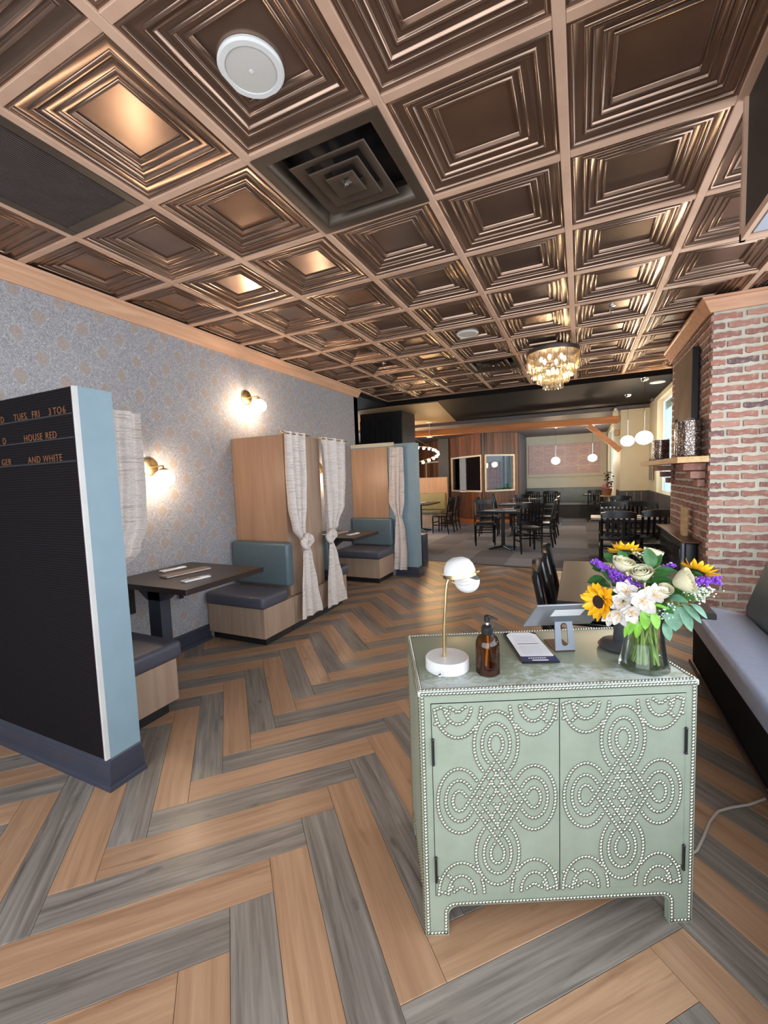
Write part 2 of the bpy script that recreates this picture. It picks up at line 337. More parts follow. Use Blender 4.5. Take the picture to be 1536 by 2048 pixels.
# ------------------------------------------------------------------ floor: herringbone planks
def clip_poly(poly, n, d):                     # keep n.p <= d
    out = []
    for i in range(len(poly)):
        a, b = poly[i], poly[(i+1) % len(poly)]; da = n[0]*a[0]+n[1]*a[1]-d; db = n[0]*b[0]+n[1]*b[1]-d
        if da <= 0: out.append(a)
        if da*db < 0:
            s = da/(da-db); out.append((a[0]+s*(b[0]-a[0]), a[1]+s*(b[1]-a[1])))
    return out
FX0, FX1, FY0 = -3.05, 1.62, -3.0
floor = struct(MB().box((-6.6, -3.1, -.12), (1.9, 13.6, -.012)).build('floor', M['black']))
def y_edge(x): return 5.0 - (x-.056)*.12       # where the planks meet the carpet
PW, PL = .1427, .887
def plank(c, ang, L, grey):
    poly = [(-L/2, -PW/2), (L/2, -PW/2), (L/2, PW/2), (-L/2, PW/2)]; ca, sa = math.cos(ang), math.sin(ang)
    def w2l(n, d): return (n[0]*ca+n[1]*sa, -n[0]*sa+n[1]*ca), d-(n[0]*c[0]+n[1]*c[1])
    for n, d in (((-1,0), -FX0), ((1,0), FX1), ((0,-1), -FY0), ((.12,1), 5.0+.056*.12)):
        poly = clip_poly(poly, *w2l(n, d))
        if len(poly) < 3: return
    ar = abs(sum(poly[i][0]*poly[(i+1) % len(poly)][1]-poly[(i+1) % len(poly)][0]*poly[i][1] for i in range(len(poly))))/2
    if ar < .0015: return
    cx = sum(p[0] for p in poly)/len(poly); cyy = sum(p[1] for p in poly)/len(poly)
    def inset(g): return [(p[0]-math.copysign(min(g, abs(p[0]-cx)*.5), p[0]-cx), p[1]-math.copysign(min(g, abs(p[1]-cyy)*.5), p[1]-cyy)) for p in poly]
    a, b = inset(.0006), inset(.0022); n = len(poly)
    mb = MB().add([(x, y, -.0115) for x, y in a]+[(x, y, -.0012) for x, y in a]+[(x, y, 0) for x, y in b],
        [tuple(range(2*n, 3*n))]+[(k, (k+1) % n, n+(k+1) % n, n+k) for k in range(n)]+[(n+k, n+(k+1) % n, 2*n+(k+1) % n, 2*n+k) for k in range(n)])
    full = len(poly) == 4 and ar > .99*L*PW
    key = ('grey' if grey else 'oak')
    if full and key in plank.cache: me = plank.cache[key]
    else:
        me = mb.mesh('plank', M['grey_plank' if grey else 'oak'], 0)
        if full: plank.cache[key] = me
    put('plank', me, floor, (c[0], c[1], 0), (0, 0, ang))
plank.cache = {}
def pq(p, q): return (-1.532 + (p-q)/math.sqrt(2), -.070 + (p+q)/math.sqrt(2))
for sidx in range(-3, 5):
    bp, bq = sidx*(PL+PW), -sidx*(PL-PW)
    for k in range(-40, 60):
        g = k % 2 == 0
        a = k*PW
        c1 = pq(bp+a+PL/2, bq+a+PW/2); c2 = pq(bp+a-PW/2, bq+a+PL/2)
        for c_, ang in ((c1, PI/4), (c2, 3*PI/4)):
            if -3.6 < c_[0] < 2.2 and -3.5 < c_[1] < 5.8: plank(c_, ang, PL, g)
# carpet tiles of the back room
ct = {}
for i in range(-11, 3):
    for j in range(0, 14):
        x0, x1 = i*.61+.2, (i+1)*.61+.2; y0, y1 = 4.6+j*.61, 4.6+(j+1)*.61
        x1 = min(x1, 1.6); 
        if y1 > 13.5: y1 = 13.5
        poly = [(x0,y0),(x1,y0),(x1,y1),(x0,y1)]
        if x1 > -3.05: poly = clip_poly(poly, (-.12,-1), -(5.0+.056*.12)-.002)
        else: poly = clip_poly(poly, (0,-1), -4.5)
        if len(poly) < 3: continue
        cx, cyy = (x0+x1)/2, (y0+y1)/2
        if x1 < -4.9 and j < 3: continue
        MB().prism([(x-cx, y-cyy) for x, y in poly], -.0115, .003).build('carpet_tile', M['carpet'], floor, (cx, cyy, 0), smooth=0)
MB().prism([(-3.05, y_edge(-3.05)-.012), (1.04, y_edge(1.04)-.012), (1.04, y_edge(1.04)+.012), (-3.05, y_edge(-3.05)+.012)], .0035, .007).build('threshold_strip', M['bronze_vent'], floor, smooth=0)

# ------------------------------------------------------------------ ceiling: coffered bronze tiles in a pale grid
ceil = struct(MB().box((-3.2, -3.1, H+.10), (1.9, 5.486, H+.16)).build('ceiling', M['black']))
prof = [(1,0),(.968,0),(.960,-.003),(.946,-.005),(.932,-.003),(.926,.001),(.920,.007),(.914,.008),(.815,.009),(.808,.005),(.795,.003),(.780,.005),(.774,.009),(.770,.014),(.764,.015),(.735,.015),(.728,.011),(.715,.010),(.704,.013),(.699,.019),(.694,.020),(.620,.021),(.613,.017),(.600,.015),(.586,.017),(.580,.021),(.575,.026),(.570,.027),(.512,.027),(.505,.022),(.492,.020),(.478,.022),(.472,.028),(.468,.036),(.462,.038),(0,.038)]
TW = T-.034
tm = MB(); vs = []
for f_, z in prof[:-1]:
    h = f_*TW/2; vs += [(-h,-h,z),(h,-h,z),(h,h,z),(-h,h,z)]
nn = len(prof)-1
tm.add(vs, [(i*4+k, i*4+(k+1) % 4, (i+1)*4+(k+1) % 4, (i+1)*4+k) for i in range(nn-1) for k in range(4)] + [tuple(range((nn-1)*4, nn*4))])
tile_me = tm.mesh('ceiling_tile', M['tile'], 42)
special = {(-2,0), (-2,6), (-4,-1), (-4,-2), (-4,-3)}
for i in range(-5, 3):
    for j in range(-4, 9):
        if (i, j) in special: continue
        put('ceiling_tile', tile_me, ceil, ((i+.5)*T, (j+.5)*T, H+.004))
ms = MB().rbox((-.019, -3.1, H-.006), (.019, 9*T+.019, H+.02), .002, 1).mesh('grid_strip', M['strip'])
for i in range(-5, 4):
    if i == -3 or i == -4: pass
    put('grid_strip', ms, ceil, (i*T, 0, 0))
mc = MB().rbox((.0195, -.019, H-.005), (T-.0195, .019, H+.02), .002, 1).mesh('grid_strip', M['strip'])
for i in range(-5, 3):
    for j in range(-4, 10):
        if i == -4 and j in (-1, -2): continue
        put('grid_strip', mc, ceil, (i*T, j*T, 0))

# diffusers
def diffuser(i, j, label):
    t_ = thing('air_diffuser', label, 'vent', ((i+.5)*T, (j+.5)*T, H), 0, 'ceiling air diffusers')
    h = T/2-.006
    def sq(mb, rings, mi=0):
        vs = []
        for a, z in rings: vs += [(-a,-a,z),(a,-a,z),(a,a,z),(-a,a,z)]
        mb.add(vs, [(q*4+k, q*4+(k+1) % 4, (q+1)*4+(k+1) % 4, (q+1)*4+k) for q in range(len(rings)-1) for k in range(4)], mi); return mb
    sq(MB(), [(h,-.004),(h,-.012),(h-.045,-.013),(h-.05,-.010),(h-.06,.012),(h-.075,.05),(h-.06,.09)]).build('frame', M['bronze_vent'], t_)
    MB().box((-h,-h,.09), (h,h,.098)).build('duct_plate', M['black'], t_)
    for a, z in ((.185,-.004),(.125,-.010),(.07,-.016)):
        sq(MB(), [(a,z),(a-.004,z-.004),(a-.05,z+.014),(a-.066,z+.044),(a-.062,z+.046),(a-.046,z+.018),(a-.004,z+.004),(a,z)]).build('louver', M['bronze_vent'], t_)
    MB().lathe([(.0,-.024),(.009,-.024),(.011,-.018)], 12).build('screw', M['chrome'], t_)
    return t_
diffuser(-2, 0, 'large bronze square air diffuser beside the near round speaker')
diffuser(-2, 6, 'dark square air diffuser far off beside the crystal chandelier')
# return grille
g = thing('return_grille', 'dark ribbed return air grille set in the ceiling by the left wall', 'vent', (-4*T, -3*T, H))
fr = MB()
for a, b in (((.071,.0195),(T-.071,.075)), ((.071,3*T-.075),(T-.071,3*T-.0195)), ((.0195,.0195),(.07,3*T-.0195)), ((T-.07,.0195),(T-.0195,3*T-.0195))): fr.rbox((a[0],a[1],-.008), (b[0],b[1],.02), .003, 1)
fr.build('frame', M['bronze_vent'], g)
MB().box((.03,.03,.055), (T-.03,3*T-.03,.06)).build('backing', M['black'], g)
lv = MB()
for k in range(36):
    x = .074 + k*(T-.148)/36
    lv.box((x,.076,-.003), (x+.0055,3*T-.076,.018))
lv.build('louvers', M['vent_black'], g, smooth=0, kind='stuff')
def speaker(i, j, label):
    s_ = thing('ceiling_speaker', label, 'speaker', ((i+.5)*T-.040, (j+.5)*T+.036, H+.042), 0, 'round ceiling speakers')
    MB().lathe([(.108,-.001),(.110,-.010),(.104,-.016),(.086,-.016),(.086,-.004)], 40).build('rim', M['white'], s_)
    MB().lathe([(.0855,-.006),(.0855,-.012),(.05,-.0145),(0.0001,-.015)], 40).build('grille', M['white_grille'], s_)
    MB().box((-.006,-.006,-.017), (.006,.006,-.0135)).build('badge', M['white'], s_)
speaker(-2, -1, 'white round speaker in the bronze ceiling tile nearest the left front')
speaker(-2, 4, 'small white round speaker in a far ceiling tile before the chandelier')
def sprinkler(x, y, z, label):
    s_ = thing('sprinkler_head', label, 'sprinkler', (x, y, z), 0, 'ceiling sprinkler heads')
    MB().lathe([(.028,0),(.028,-.004),(.01,-.008),(.008,-.03)], 14).build('escutcheon', M['chrome'], s_)
    mb = MB(); mb.tube([(-.012,0,-.03),(-.014,0,-.045),(0,0,-.06)], .002, 6); mb.tube([(.012,0,-.03),(.014,0,-.045),(0,0,-.06)], .002, 6); mb.lathe([(.0,-.06),(.016,-.06),(.016,-.063)], 12)
    mb.build('deflector', M['chrome'], s_)
sprinkler(.5*T, 4.5*T, H+.042, 'sprinkler head in a bronze tile to the right of the chandelier')
sprinkler(-3.5*T, 5.5*T, H+.042, 'sprinkler head in a bronze tile above the far booth')

# ------------------------------------------------------------------ crowns and left wall
struct(MB().box((-3.17, -3.1, 0), (-3.05, 4.36, H+.1)).build('wall_left', M['damask']))
cp_ = [(0,0),(.018,0),(.024,.012),(.03,.02),(.062,.072),(.07,.085),(.082,.09),(.085,.108),(0,.108)]
struct(MB().prism_ax([(-3.05+a, H-.114+b) for a, b in cp_], 'y', -3.0, 4.36).build('trim_1', M['crown']))
bb = [(0,0),(.036,0),(.036,.014),(.032,.024),(.019,.032),(.018,.098),(.012,.103),(.012,.112),(.007,.117),(.007,.128),(.001,.137),(0,.137)]
struct(MB().prism_ax([(-3.05+a, b) for a, b in bb], 'y', .30, 1.27).build('baseboard_left', M['navy']))
struct(MB().prism_ax([(-3.05+a, b) for a, b in bb], 'y', 2.66, 3.6).build('baseboard_left', M['navy']))

# ------------------------------------------------------------------ partition walls and the letter board
pw = struct(MB().box((-3.05, -.335, 0), (-1.957, -.185, 1.868)).build('partition_wall', M['blue']))
def wrap_base(pts, name, parent):            # baseboard run along a polyline, outside on the right hand side of travel
    mb = MB(); n = len(bb)
    P = [Vector((p[0], p[1], 0)) for p in pts]; rows = []
    for i, p in enumerate(P):
        d0 = (p-P[i-1]).normalized() if i else (P[1]-p).normalized(); d1 = (P[i+1]-p).normalized() if i < len(P)-1 else d0
        n0 = Vector((d0.y, -d0.x, 0)); n1 = Vector((d1.y, -d1.x, 0)); nb = n0+n1; nb = nb/nb.dot(n0) if i and i < len(P)-1 else n0
        rows += [p + nb*a + Vector((0, 0, b)) for a, b in bb]
    mb.add(rows, [(i*n+k, i*n+k+1, (i+1)*n+k+1, (i+1)*n+k) for i in range(len(P)-1) for k in range(n-1)] + [tuple(range(n)), tuple(range(len(rows)-1, len(rows)-n-1, -1))])
    return mb.build(name, M['navy'], parent)
wrap_base([(-3.05,-.335),(-1.957,-.335),(-1.957,-.185)], 'baseboard', pw)
lb = thing('letter_board', 'black felt letter board with copper letters on the blue partition end wall', 'sign', (-2.5, -.335, 1.0))
MB().box((-.55,-.016,-.862), (.525,-.0005,.868)).build('felt_panel', M['felt'], lb)
MB().box((.525,-.020,-.862), (.531,-.0005,.868)).build('frame', plain('maroon_edge', srgb(92,60,64), .5), lb)
MB().box((.531,-.021,-.862), (.5425,-.0005,.868)).build('frame', plain('pale_strip', (.55,.54,.53,1), .5, 0, .05), lb).__setitem__('label', 'white strip frame edge')
for z in (.755, .65, .545): MB().box((-.55,-.022,z-.008), (.524,-.016,z)).build('letter_rail', M['black'], lb)
M['copper'] = plain('copper_letter', srgb(120,76,48), .5, .2, .05)
def letters(txt, x, z, size):
    cu = bpy.data.curves.new('letters', 'FONT'); cu.body = txt; cu.size = size; cu.extrude = .0015; cu.materials.append(M['copper']); cu.space_character = 1.15
    o = bpy.data.objects.new('letters', cu); C.objects.link(o); bpy.context.view_layer.update()
    me = bpy.data.meshes.new_from_object(o.evaluated_get(bpy.context.evaluated_depsgraph_get())); bpy.data.objects.remove(o)
    return put('letters', me, lb, (x, -.0185, z), (PI/2, 0, 0))
for txt, x, z in (('TUES',.048,.757), ('.',.160,.757), ('FRI',.205,.757), ('3',.342,.757), ('TO',.378,.757), ('6',.452,.757), ('D',-.075,.757), ('HOUSE',.118,.652), ('RED',.30,.652), ('D',-.075,.652), ('AND',.136,.547), ('WHITE',.262,.547), ('GER',-.105,.547)):
    letters(txt, x, z, .045)
pw2 = struct(MB().box((-3.05, 4.10, 0), (-2.035, 4.26, 1.905)).build('partition_wall', M['blue']))
wrap_base([(-2.372,4.10),(-2.035,4.10),(-2.035,4.26)], 'baseboard', pw2)
MB().box((-3.05,4.085,1.88), (-2.35,4.10,1.93)).build('cap_rail', M['cream'], pw2)
MB().box((-3.045,4.086,.30), (-2.455,4.10,1.862)).build('wood_panel', M['veneer_warm'], pw2)
struct(MB().rbox((-2.6,4.80,0), (-2.205,5.05,.50), .01).build('trim_2', M['navy']))

# ------------------------------------------------------------------ booths
def bench(label, y_front, y_back, x1, face, xbk, zb=.84, back=True):
    """face=-1: sitter looks to -y (front at the smaller y)"""
    o = thing('booth_bench', label, 'bench', (0, 0, 0), 0, 'booth benches along the wallpapered wall')
    ya, yb = sorted((y_front, y_back)); x0 = -3.03
    kf = .05 if face < 0 else 0; kb = .05 if face > 0 else 0
    MB().box((x0, ya, .075), (x1, yb, .335)).build('base', M['veneer'], o)
    MB().box((x0, ya+kf, 0), (x1-.035, yb-kb, .075)).build('toe_kick', M['black'], o)
    cf = y_front + .035*face
    c0, c1 = sorted((cf, y_back - face*(-.105) if back else y_back))
    MB().rbox((x0, c0, .336), (x1+.028, c1, .45), .035, 4).build('seat_cushion', M['seatfab'], o)
    if back:
        b0, b1 = sorted((y_back, y_back+face*.10))
        MB().rbox((x0, b0, .45), (xbk, b1, zb), .03, 4).build('backrest', M['vinyl'], o)
    return o
bench('near booth bench mostly hidden behind the letter board partition', .275, -.18, -2.245, 1, -2.26)
bench('grey booth bench with blue back facing the near table, left of the tied curtain', 1.255, 1.68, -2.385, -1, -2.36, .86)
bench('booth bench peeking out behind the second tied curtain', 2.665, 2.275, -2.385, 1, -2.36)
bench('far booth bench with blue back against the light blue partition', 3.55, 4.08, -2.385, -1, -2.38, .85)
dv = thing('booth_divider', 'tall ash veneer divider panel between the two booths', 'divider', (0,0,0))
MB().box((-3.045,1.685,.336), (-2.42,2.27,1.855)).build('panel', M['veneer'], dv)
MB().box((-3.045,1.681,.80), (-2.422,1.6845,1.852)).build('front_face', M['veneer_warm'], dv)
MB().box((-2.41,1.69,.076), (-2.386,2.27,.336)).build('skirt', M['veneer'], dv)
MB().box((-3.02,1.69,0), (-2.42,2.27,.076)).build('toe_kick', M['black'], dv)

def booth_table(label, x0, x1, y0, y1, z):
    o = thing('booth_table', label, 'table', ((x0+x1)/2, (y0+y1)/2, 0), 0, 'booth tables')
    hx, hy = (x1-x0)/2, (y1-y0)/2
    MB().rbox((-hx,-hy,z-.038), (hx,hy,z), .003, 1).build('tabletop', M['tabletop'], o)
    MB().box((-.06,-.30,.0), (.06,-.22,.7)).build('post', M['navy'], o)
    MB().prism_ax([(-.16,.705),(-.16,.69),(-.075,.63),(.075,.63),(.16,.69),(.16,.705)], 'y', -.30, -.22).build('corbel', M['navy'], o)
    for yy in (-.19, .24):
        mb = MB(); mb.box((-hx+.005,yy-.02,z-.29), (-hx+.011,yy+.02,z-.038)); mb.box((-hx+.005,yy-.02,z-.044), (-hx+.25,yy+.02,z-.038)); mb.build('bracket', M['black'], o)
    return o
booth_table('dark laminate booth table beside the letter board partition', -3.02, -2.215, .36, 1.09, .75)
booth_table('dark laminate booth table in the far booth, behind the second curtain', -3.02, -2.27, 2.68, 3.33, .75)
def rolled_napkin(x, y, z, rot, label, cut=True, s=1.0):
    o = thing('napkin', label, 'napkin', (x, y, z), rot)
    MB().rbox((-.10*s,-.032*s,.0005), (.10*s,.032*s,.012), .005, 2).build('cloth', M['napkin'], o)
    if cut:
        MB().rbox((-.095*s,-.012,.0125), (.03*s,-.003,.0155), .001, 1).build('knife', M['chrome'], o)
        mb = MB().rbox((-.05*s,.002,.0125), (.07*s,.008,.0155), .001, 1); mb.rbox((.07*s,-.004,.0125), (.085*s,.014,.0155), .001, 1)
        for k in range(4): mb.box((.085*s,-.004+k*.005,.0128), (.115*s,-.0015+k*.005,.0152))
        mb.build('fork', M['chrome'], o)
    return o
rolled_napkin(-2.40, .60, .7505, PI/2-.15, 'folded napkin with cutlery at the front edge of the near booth table')
rolled_napkin(-2.88, .80, .7505, PI/2-.1, 'folded napkin with cutlery by the wall on the near booth table')
def menu_book(x, y, z, rot, label):
    o = thing('menu', label, 'menu', (x, y, z), rot)
    MB().rbox((-.18,-.05,0.0005), (.18,.05,.006), .001, 1).build('cover', plain('kraft_cover', srgb(122,104,88), .6), o)
    MB().box((-.178,-.048,.006), (.178,.048,.010)).build('pages', M['paper'], o)
    MB().rbox((-.18,-.05,.010), (.18,.05,.014), .001, 1).build('cover', plain('kraft_cover', srgb(122,104,88), .6), o)
menu_book(-2.66, .74, .7505, PI/2-.15, 'brown menu lying across the near booth table')
menu_book(-2.70, 3.02, .7505, PI/2-.1, 'brown menu lying on the far booth table')
rolled_napkin(-2.45, 2.98, .7505, PI/2-.15, 'folded napkin with cutlery on the far booth table')

# ------------------------------------------------------------------ curtains
def drape(levels, ax, nrm, folds, nu=46, nv=30, ph=0.):
    """levels: (z, centre point, half width, fold depth). The sheet runs along ax with folds along nrm."""
    ax = Vector(ax); nrm = Vector(nrm)
    def fn(u, v):
        t = v*(len(levels)-1); i = min(int(t), len(levels)-2); f = t-i; f = f*f*(3-2*f)
        a, b = levels[i], levels[i+1]
        z = a[0]+(b[0]-a[0])*(t-i); c = Vector(a[1]).lerp(Vector(b[1]), f); w = a[2]+(b[2]-a[2])*f; d = a[3]+(b[3]-a[3])*f
        s = 2*u-1
        off = d*(math.sin(folds*PI*s+ph) + .45*math.sin(folds*1.7*PI*s+1.3+v*1.5))
        p = c + ax*(w*s + .012*math.sin(5*s+4*v)*w/.2) + nrm*off; p.z = z; return p
    mb = MB().grid(fn, nu, nv)
    return mb
def curtain(label, uppers, knot, tail, ax, nrm, ph=0., krot=0):
    o = thing('curtain', label, 'curtain', (0,0,0), 0, 'knotted linen booth curtains')
    for k, lv in enumerate(uppers): drape(lv, ax, nrm, 3.5+k, ph=ph+k).build('drape', M['linen'], o, smooth=60)
    if knot:
        mb = MB(); c = Vector(knot); a = Vector(ax); n_ = Vector(nrm)
        for q in range(3):
            pts = [c + a*(.05*math.cos(tt)) + n_*(.024+.012*math.sin(2*tt+q)) + Vector((0,0,.042*math.sin(tt)+(q-1)*.016)) + a*((q-1)*.012) for tt in [k*2*PI/14 for k in range(15)]]
            mb.tube(pts, .026, 8)
        mb.build('knot', M['linen'], o, smooth=60)
    if tail: drape(tail, ax, nrm, 2.0, ph=ph+1).build('tail', M['linen'], o, smooth=60)
    return o
Yv, Xv = (0,1,0), (1,0,0)
X1 = -2.335
curtain('linen curtain knotted low, hanging at the front of the ash divider',
  [[(1.872,(X1,1.755,0),.185,.018),(1.5,(X1,1.75,0),.18,.022),(1.2,(X1,1.745,0),.155,.022),(.98,(X1,1.745,0),.10,.022),(.84,(X1+.01,1.785,0),.035,.018)]],
  (X1+.02,1.805,.845),
  [(.88,(X1+.01,1.82,0),.03,.012),(.70,(X1+.015,1.825,0),.075,.016),(.4,(X1+.015,1.84,0),.115,.018),(.115,(X1+.02,1.855,0),.155,.02)], Yv, Xv)
curtain('linen curtain knotted at table height, hanging at the back of the ash divider',
  [[(1.862,(X1,2.43,0),.26,.018),(1.5,(X1,2.43,0),.235,.022),(1.15,(X1,2.42,0),.19,.022),(.94,(X1,2.35,0),.10,.02),(.85,(X1,2.27,0),.04,.016)]],
  (X1+.02,2.235,.84),
  [(.84,(X1+.01,2.27,0),.025,.010),(.6,(X1+.015,2.29,0),.09,.014),(.35,(X1+.015,2.31,0),.14,.012),(.09,(X1+.02,2.335,0),.185,.012)], Yv, Xv, 1.)
curtain('linen curtain gathered against the light blue far partition',
  [[(1.862,(-2.29,4.045,0),.105,.010),(1.45,(-2.30,4.045,0),.11,.014),(1.1,(-2.31,4.04,0),.11,.016),(.88,(-2.29,4.04,0),.055,.014)]], None,
  [(.90,(-2.28,4.045,0),.05,.012),(.66,(-2.265,4.04,0),.08,.014),(.35,(-2.265,4.04,0),.095,.014),(.10,(-2.275,4.04,0),.10,.014)], Xv, (0,-1,0), .5)
curtain('linen curtain beside the letter board partition, swept back behind it',
  [[(1.858,(X1,.045,0),.185,.014),(1.5,(X1,.045,0),.18,.016),(1.2,(X1,.03,0),.175,.018),(1.05,(X1,-.01,0),.155,.018),(.93,(X1,-.08,0),.10,.018),(.86,(X1,-.125,0),.05,.012)]],
  None, None, Yv, Xv, 2.)
def rod(loc, d, L, label):
    o = thing('curtain_rod', label, 'curtain rod', loc, 0, 'brass curtain rods')
    d = Vector(d); MB().cyl((0,0,0), d*L, .006, n=10).build('rod', M['brass'], o)
    MB().sphere((0,0,0), .013, 12, 8).build('finial', M['brass'], o)
rod((X1+.005,1.56,1.852), (0,1,0), .42, 'brass curtain rod at the front of the ash divider')
rod((X1+.005,2.16,1.845), (0,1,0), .56, 'brass curtain rod at the back of the ash divider')
rod((-2.405,4.035,1.852), (1,0,0), .23, 'brass curtain rod on the far blue partition')

# ------------------------------------------------------------------ wall sconces
def sconce(y, z, label):
    o = thing('wall_sconce', label, 'lamp', (-3.05, y, z), 0, 'brass wall sconces')
    mb = MB().lathe([(.0,.018),(.058,.018),(.071,.012),(.075,0)], 28); mb.xf(Matrix.Rotation(PI/2, 4, 'Y')); mb.build('backplate', M['brass'], o)
    MB().tube([(.015,0,0),(.14,0,0),(.155,0,-.004),(.16,0,-.018),(.16,0,-.03)], .007, 10).build('arm', M['brass'], o)
    MB().lathe([(.012,-.018),(.03,-.024),(.034,-.034)], 20, (.16,0,0)).build('cap', M['brass'], o)
    MB().sphere((.16,0,-.098), .076, 24, 14, (1,1,.86)).build('globe', M['opal'], o)
    MB().sphere((.16,0,-.092), .030, 16, 10, (1,1,1.2)).build('bulb', M['sconce_glow'], o)
sconce(.79, 1.575, 'brass wall sconce with glowing globe beside the near curtain')
sconce(1.93, 2.29, 'brass wall sconce with glowing globe high above the ash divider')
sconce(3.22, 1.575, 'brass wall sconce with glowing globe inside the far booth')

# ------------------------------------------------------------------ shell at the front and right
struct(MB().box((-3.2,-3.2,0), (1.9,-3.05,.32)).box((-3.2,-3.2,2.38), (1.9,-3.05,H+.1)).box((-3.2,-3.2,.32), (-2.95,-3.05,2.38)).box((1.55,-3.2,.32), (1.9,-3.05,2.38)).build('wall_front', M['cream']))
wf = MB()
for x in (-2.95, -1.45, .05, 1.5): wf.box((x,-3.14,.32), (x+.05,-3.1,2.38))
struct(wf.build('window_1', M['black']))
struct(MB().box((1.66,-3.05,0), (1.8,2.87,.78)).box((1.66,-3.05,2.27), (1.8,.62,H+.1)).box((1.66,.62,2.72), (1.8,2.87,H+.1)).box((1.66,2.5,.78), (1.8,2.88,2.72)).build('wall_right', M['cream']))
wf = MB()
for y in (-3.0, -1.3, .5, 2.45): wf.box((1.70,y,.78), (1.74,y+.05,2.27 if y < .6 else 2.72))
struct(wf.build('window_2', M['black']))
bh = struct(MB().box((.625,-3.0,2.29), (1.66,.60,H)).build('bulkhead', M['ribbed']))
MB().box((.612,-3.0,2.265), (.628,.616,2.292)).build('edge_board', M['strip'], bh)
MB().box((.612,.598,2.265), (.628,.616,H)).build('edge_board', M['strip'], bh)
MB().box((.612,.60,2.265), (1.66,.616,2.285)).build('edge_board', M['strip'], bh)
MB().box((.645,-2.98,2.280), (1.64,.585,2.289)).build('soffit_panel', plain('pale_blue_grey_panel', srgb(168,172,184), .5, 0, .06, 2), bh)

# ------------------------------------------------------------------ brick chimney breast
BX, BY0, BY1 = 1.04, 2.87, 4.56
ch = struct(MB().box((BX+.012, BY0+.012, 0), (1.74, BY1, 2.70)).build('chimney_breast', M['mortar']))
course = .0718; bh_ = .050
fine_f = []; 
def brick_mesh(L, seed, axis):
    rr = random.Random(seed); mb = MB(); n = 7
    top = [bh_/2 + rr.uniform(-.009,.004) for _ in range(n+1)]; bot = [-bh_/2 + rr.uniform(-.004,.009) for _ in range(n+1)]
    vs = []
    for i in range(n+1):
        x = -L/2 + L*i/n + (rr.uniform(-.010,.006) if i in (0, n) else 0)
        vs += [(x, 0, bot[i]+.003), (x, 0, top[i]-.003), (x, .014, bot[i]), (x, .014, top[i])]
    fs = []
    for i in range(n):
        a, b = i*4, (i+1)*4
        fs += [(a, b, b+1, a+1), (a+1, b+1, b+3, a+3), (a+2, b+2, b, a)]
    fs += [(0, 1, 3, 2), (n*4, n*4+2, n*4+3, n*4+1)]
    mb.add(vs, fs)
    if axis == 'x': mb.xf(Matrix(((0,1,0,0),(-1,0,0,0),(0,0,1,0),(0,0,0,1))))      # face looks to -x
    return mb.mesh('brick', M['brick'], 30)
bm_f = {(L, k): brick_mesh(L, k*7+int(L*1000), 'f') for L in (.20, .095, .15) for k in range(12)}
bm_s = {(L, k): brick_mesh(L, k*11+int(L*1000), 'x') for L in (.20, .095) for k in range(8)}
nb = 0; stuffb = MB()
for r_ in range(1, 38):
    z = .04 + r_*course
    if z > 2.66: break
    seq = [.095, .20, .20] if r_ % 2 else [.20, .20, .20]
    x = BX+.001
    for L in seq:
        cx = x+L/2
        if cx < 1.62:
            put('brick', bm_f[(L, R.randrange(12))], ch, (cx, BY0, z)); nb += 1
        x += L+.020
    y = BY0+.006; k = 0
    L = .095 if r_ % 2 == 0 else .20
    while y < BY1-.02:
        if y+L > BY1: L = .095
        if y+L > BY1+.01: break
        me = bm_s[(L, R.randrange(8))]
        if k < 4: put('brick', me, ch, (BX, y+L/2, z)); nb += 1
        else:
            n0 = len(stuffb.v); stuffb.add([tuple(Vector(v.co)+Vector((BX, y+L/2, z))) for v in me.vertices], [tuple(p.vertices) for p in me.polygons])
        y += L+.018; L = .20; k += 1
stuffb.build('far_bricks', M['brick'], ch, smooth=30, kind='stuff')
# stepped corbel bricks under the mantel
for yc in (3.05, 4.42):
    for q in range(3):
        MB().rbox((BX-.165+q*.055, yc-.10+q*.012, 1.395-q*.0718), (BX, yc+.10-q*.012, 1.455-q*.0718), .003, 1).build('brick', M['brick'], ch)
cpp = [(a, b) for a, b in cp_]
t2 = MB(); n = len(cpp); rows = []
for (px, py, nx, ny) in ((1.66,BY0,0,-1), (BX,BY0,-1,-1), (BX,BY1+.02,-1,0)): rows += [(px+nx*a, py+ny*a, H-.112+b) for a, b in cpp]
t2.add(rows, [(i*n+k, i*n+(k+1) % n, (i+1)*n+(k+1) % n, (i+1)*n+k) for i in range(2) for k in range(n)] + [tuple(range(n)), tuple(range(3*n-1, 2*n-1, -1))])
struct(t2.build('trim_3', M['crown_x']))
mt = thing('mantel_shelf', 'rough pale wood mantel shelf on the brick chimney breast', 'shelf', (0,0,0))
MB().prism([(.818,2.862),(1.039,2.862),(1.039,4.60),(1.0,4.92),(.775,4.92)], 1.461, 1.511).build('board', M['mantel'], mt)
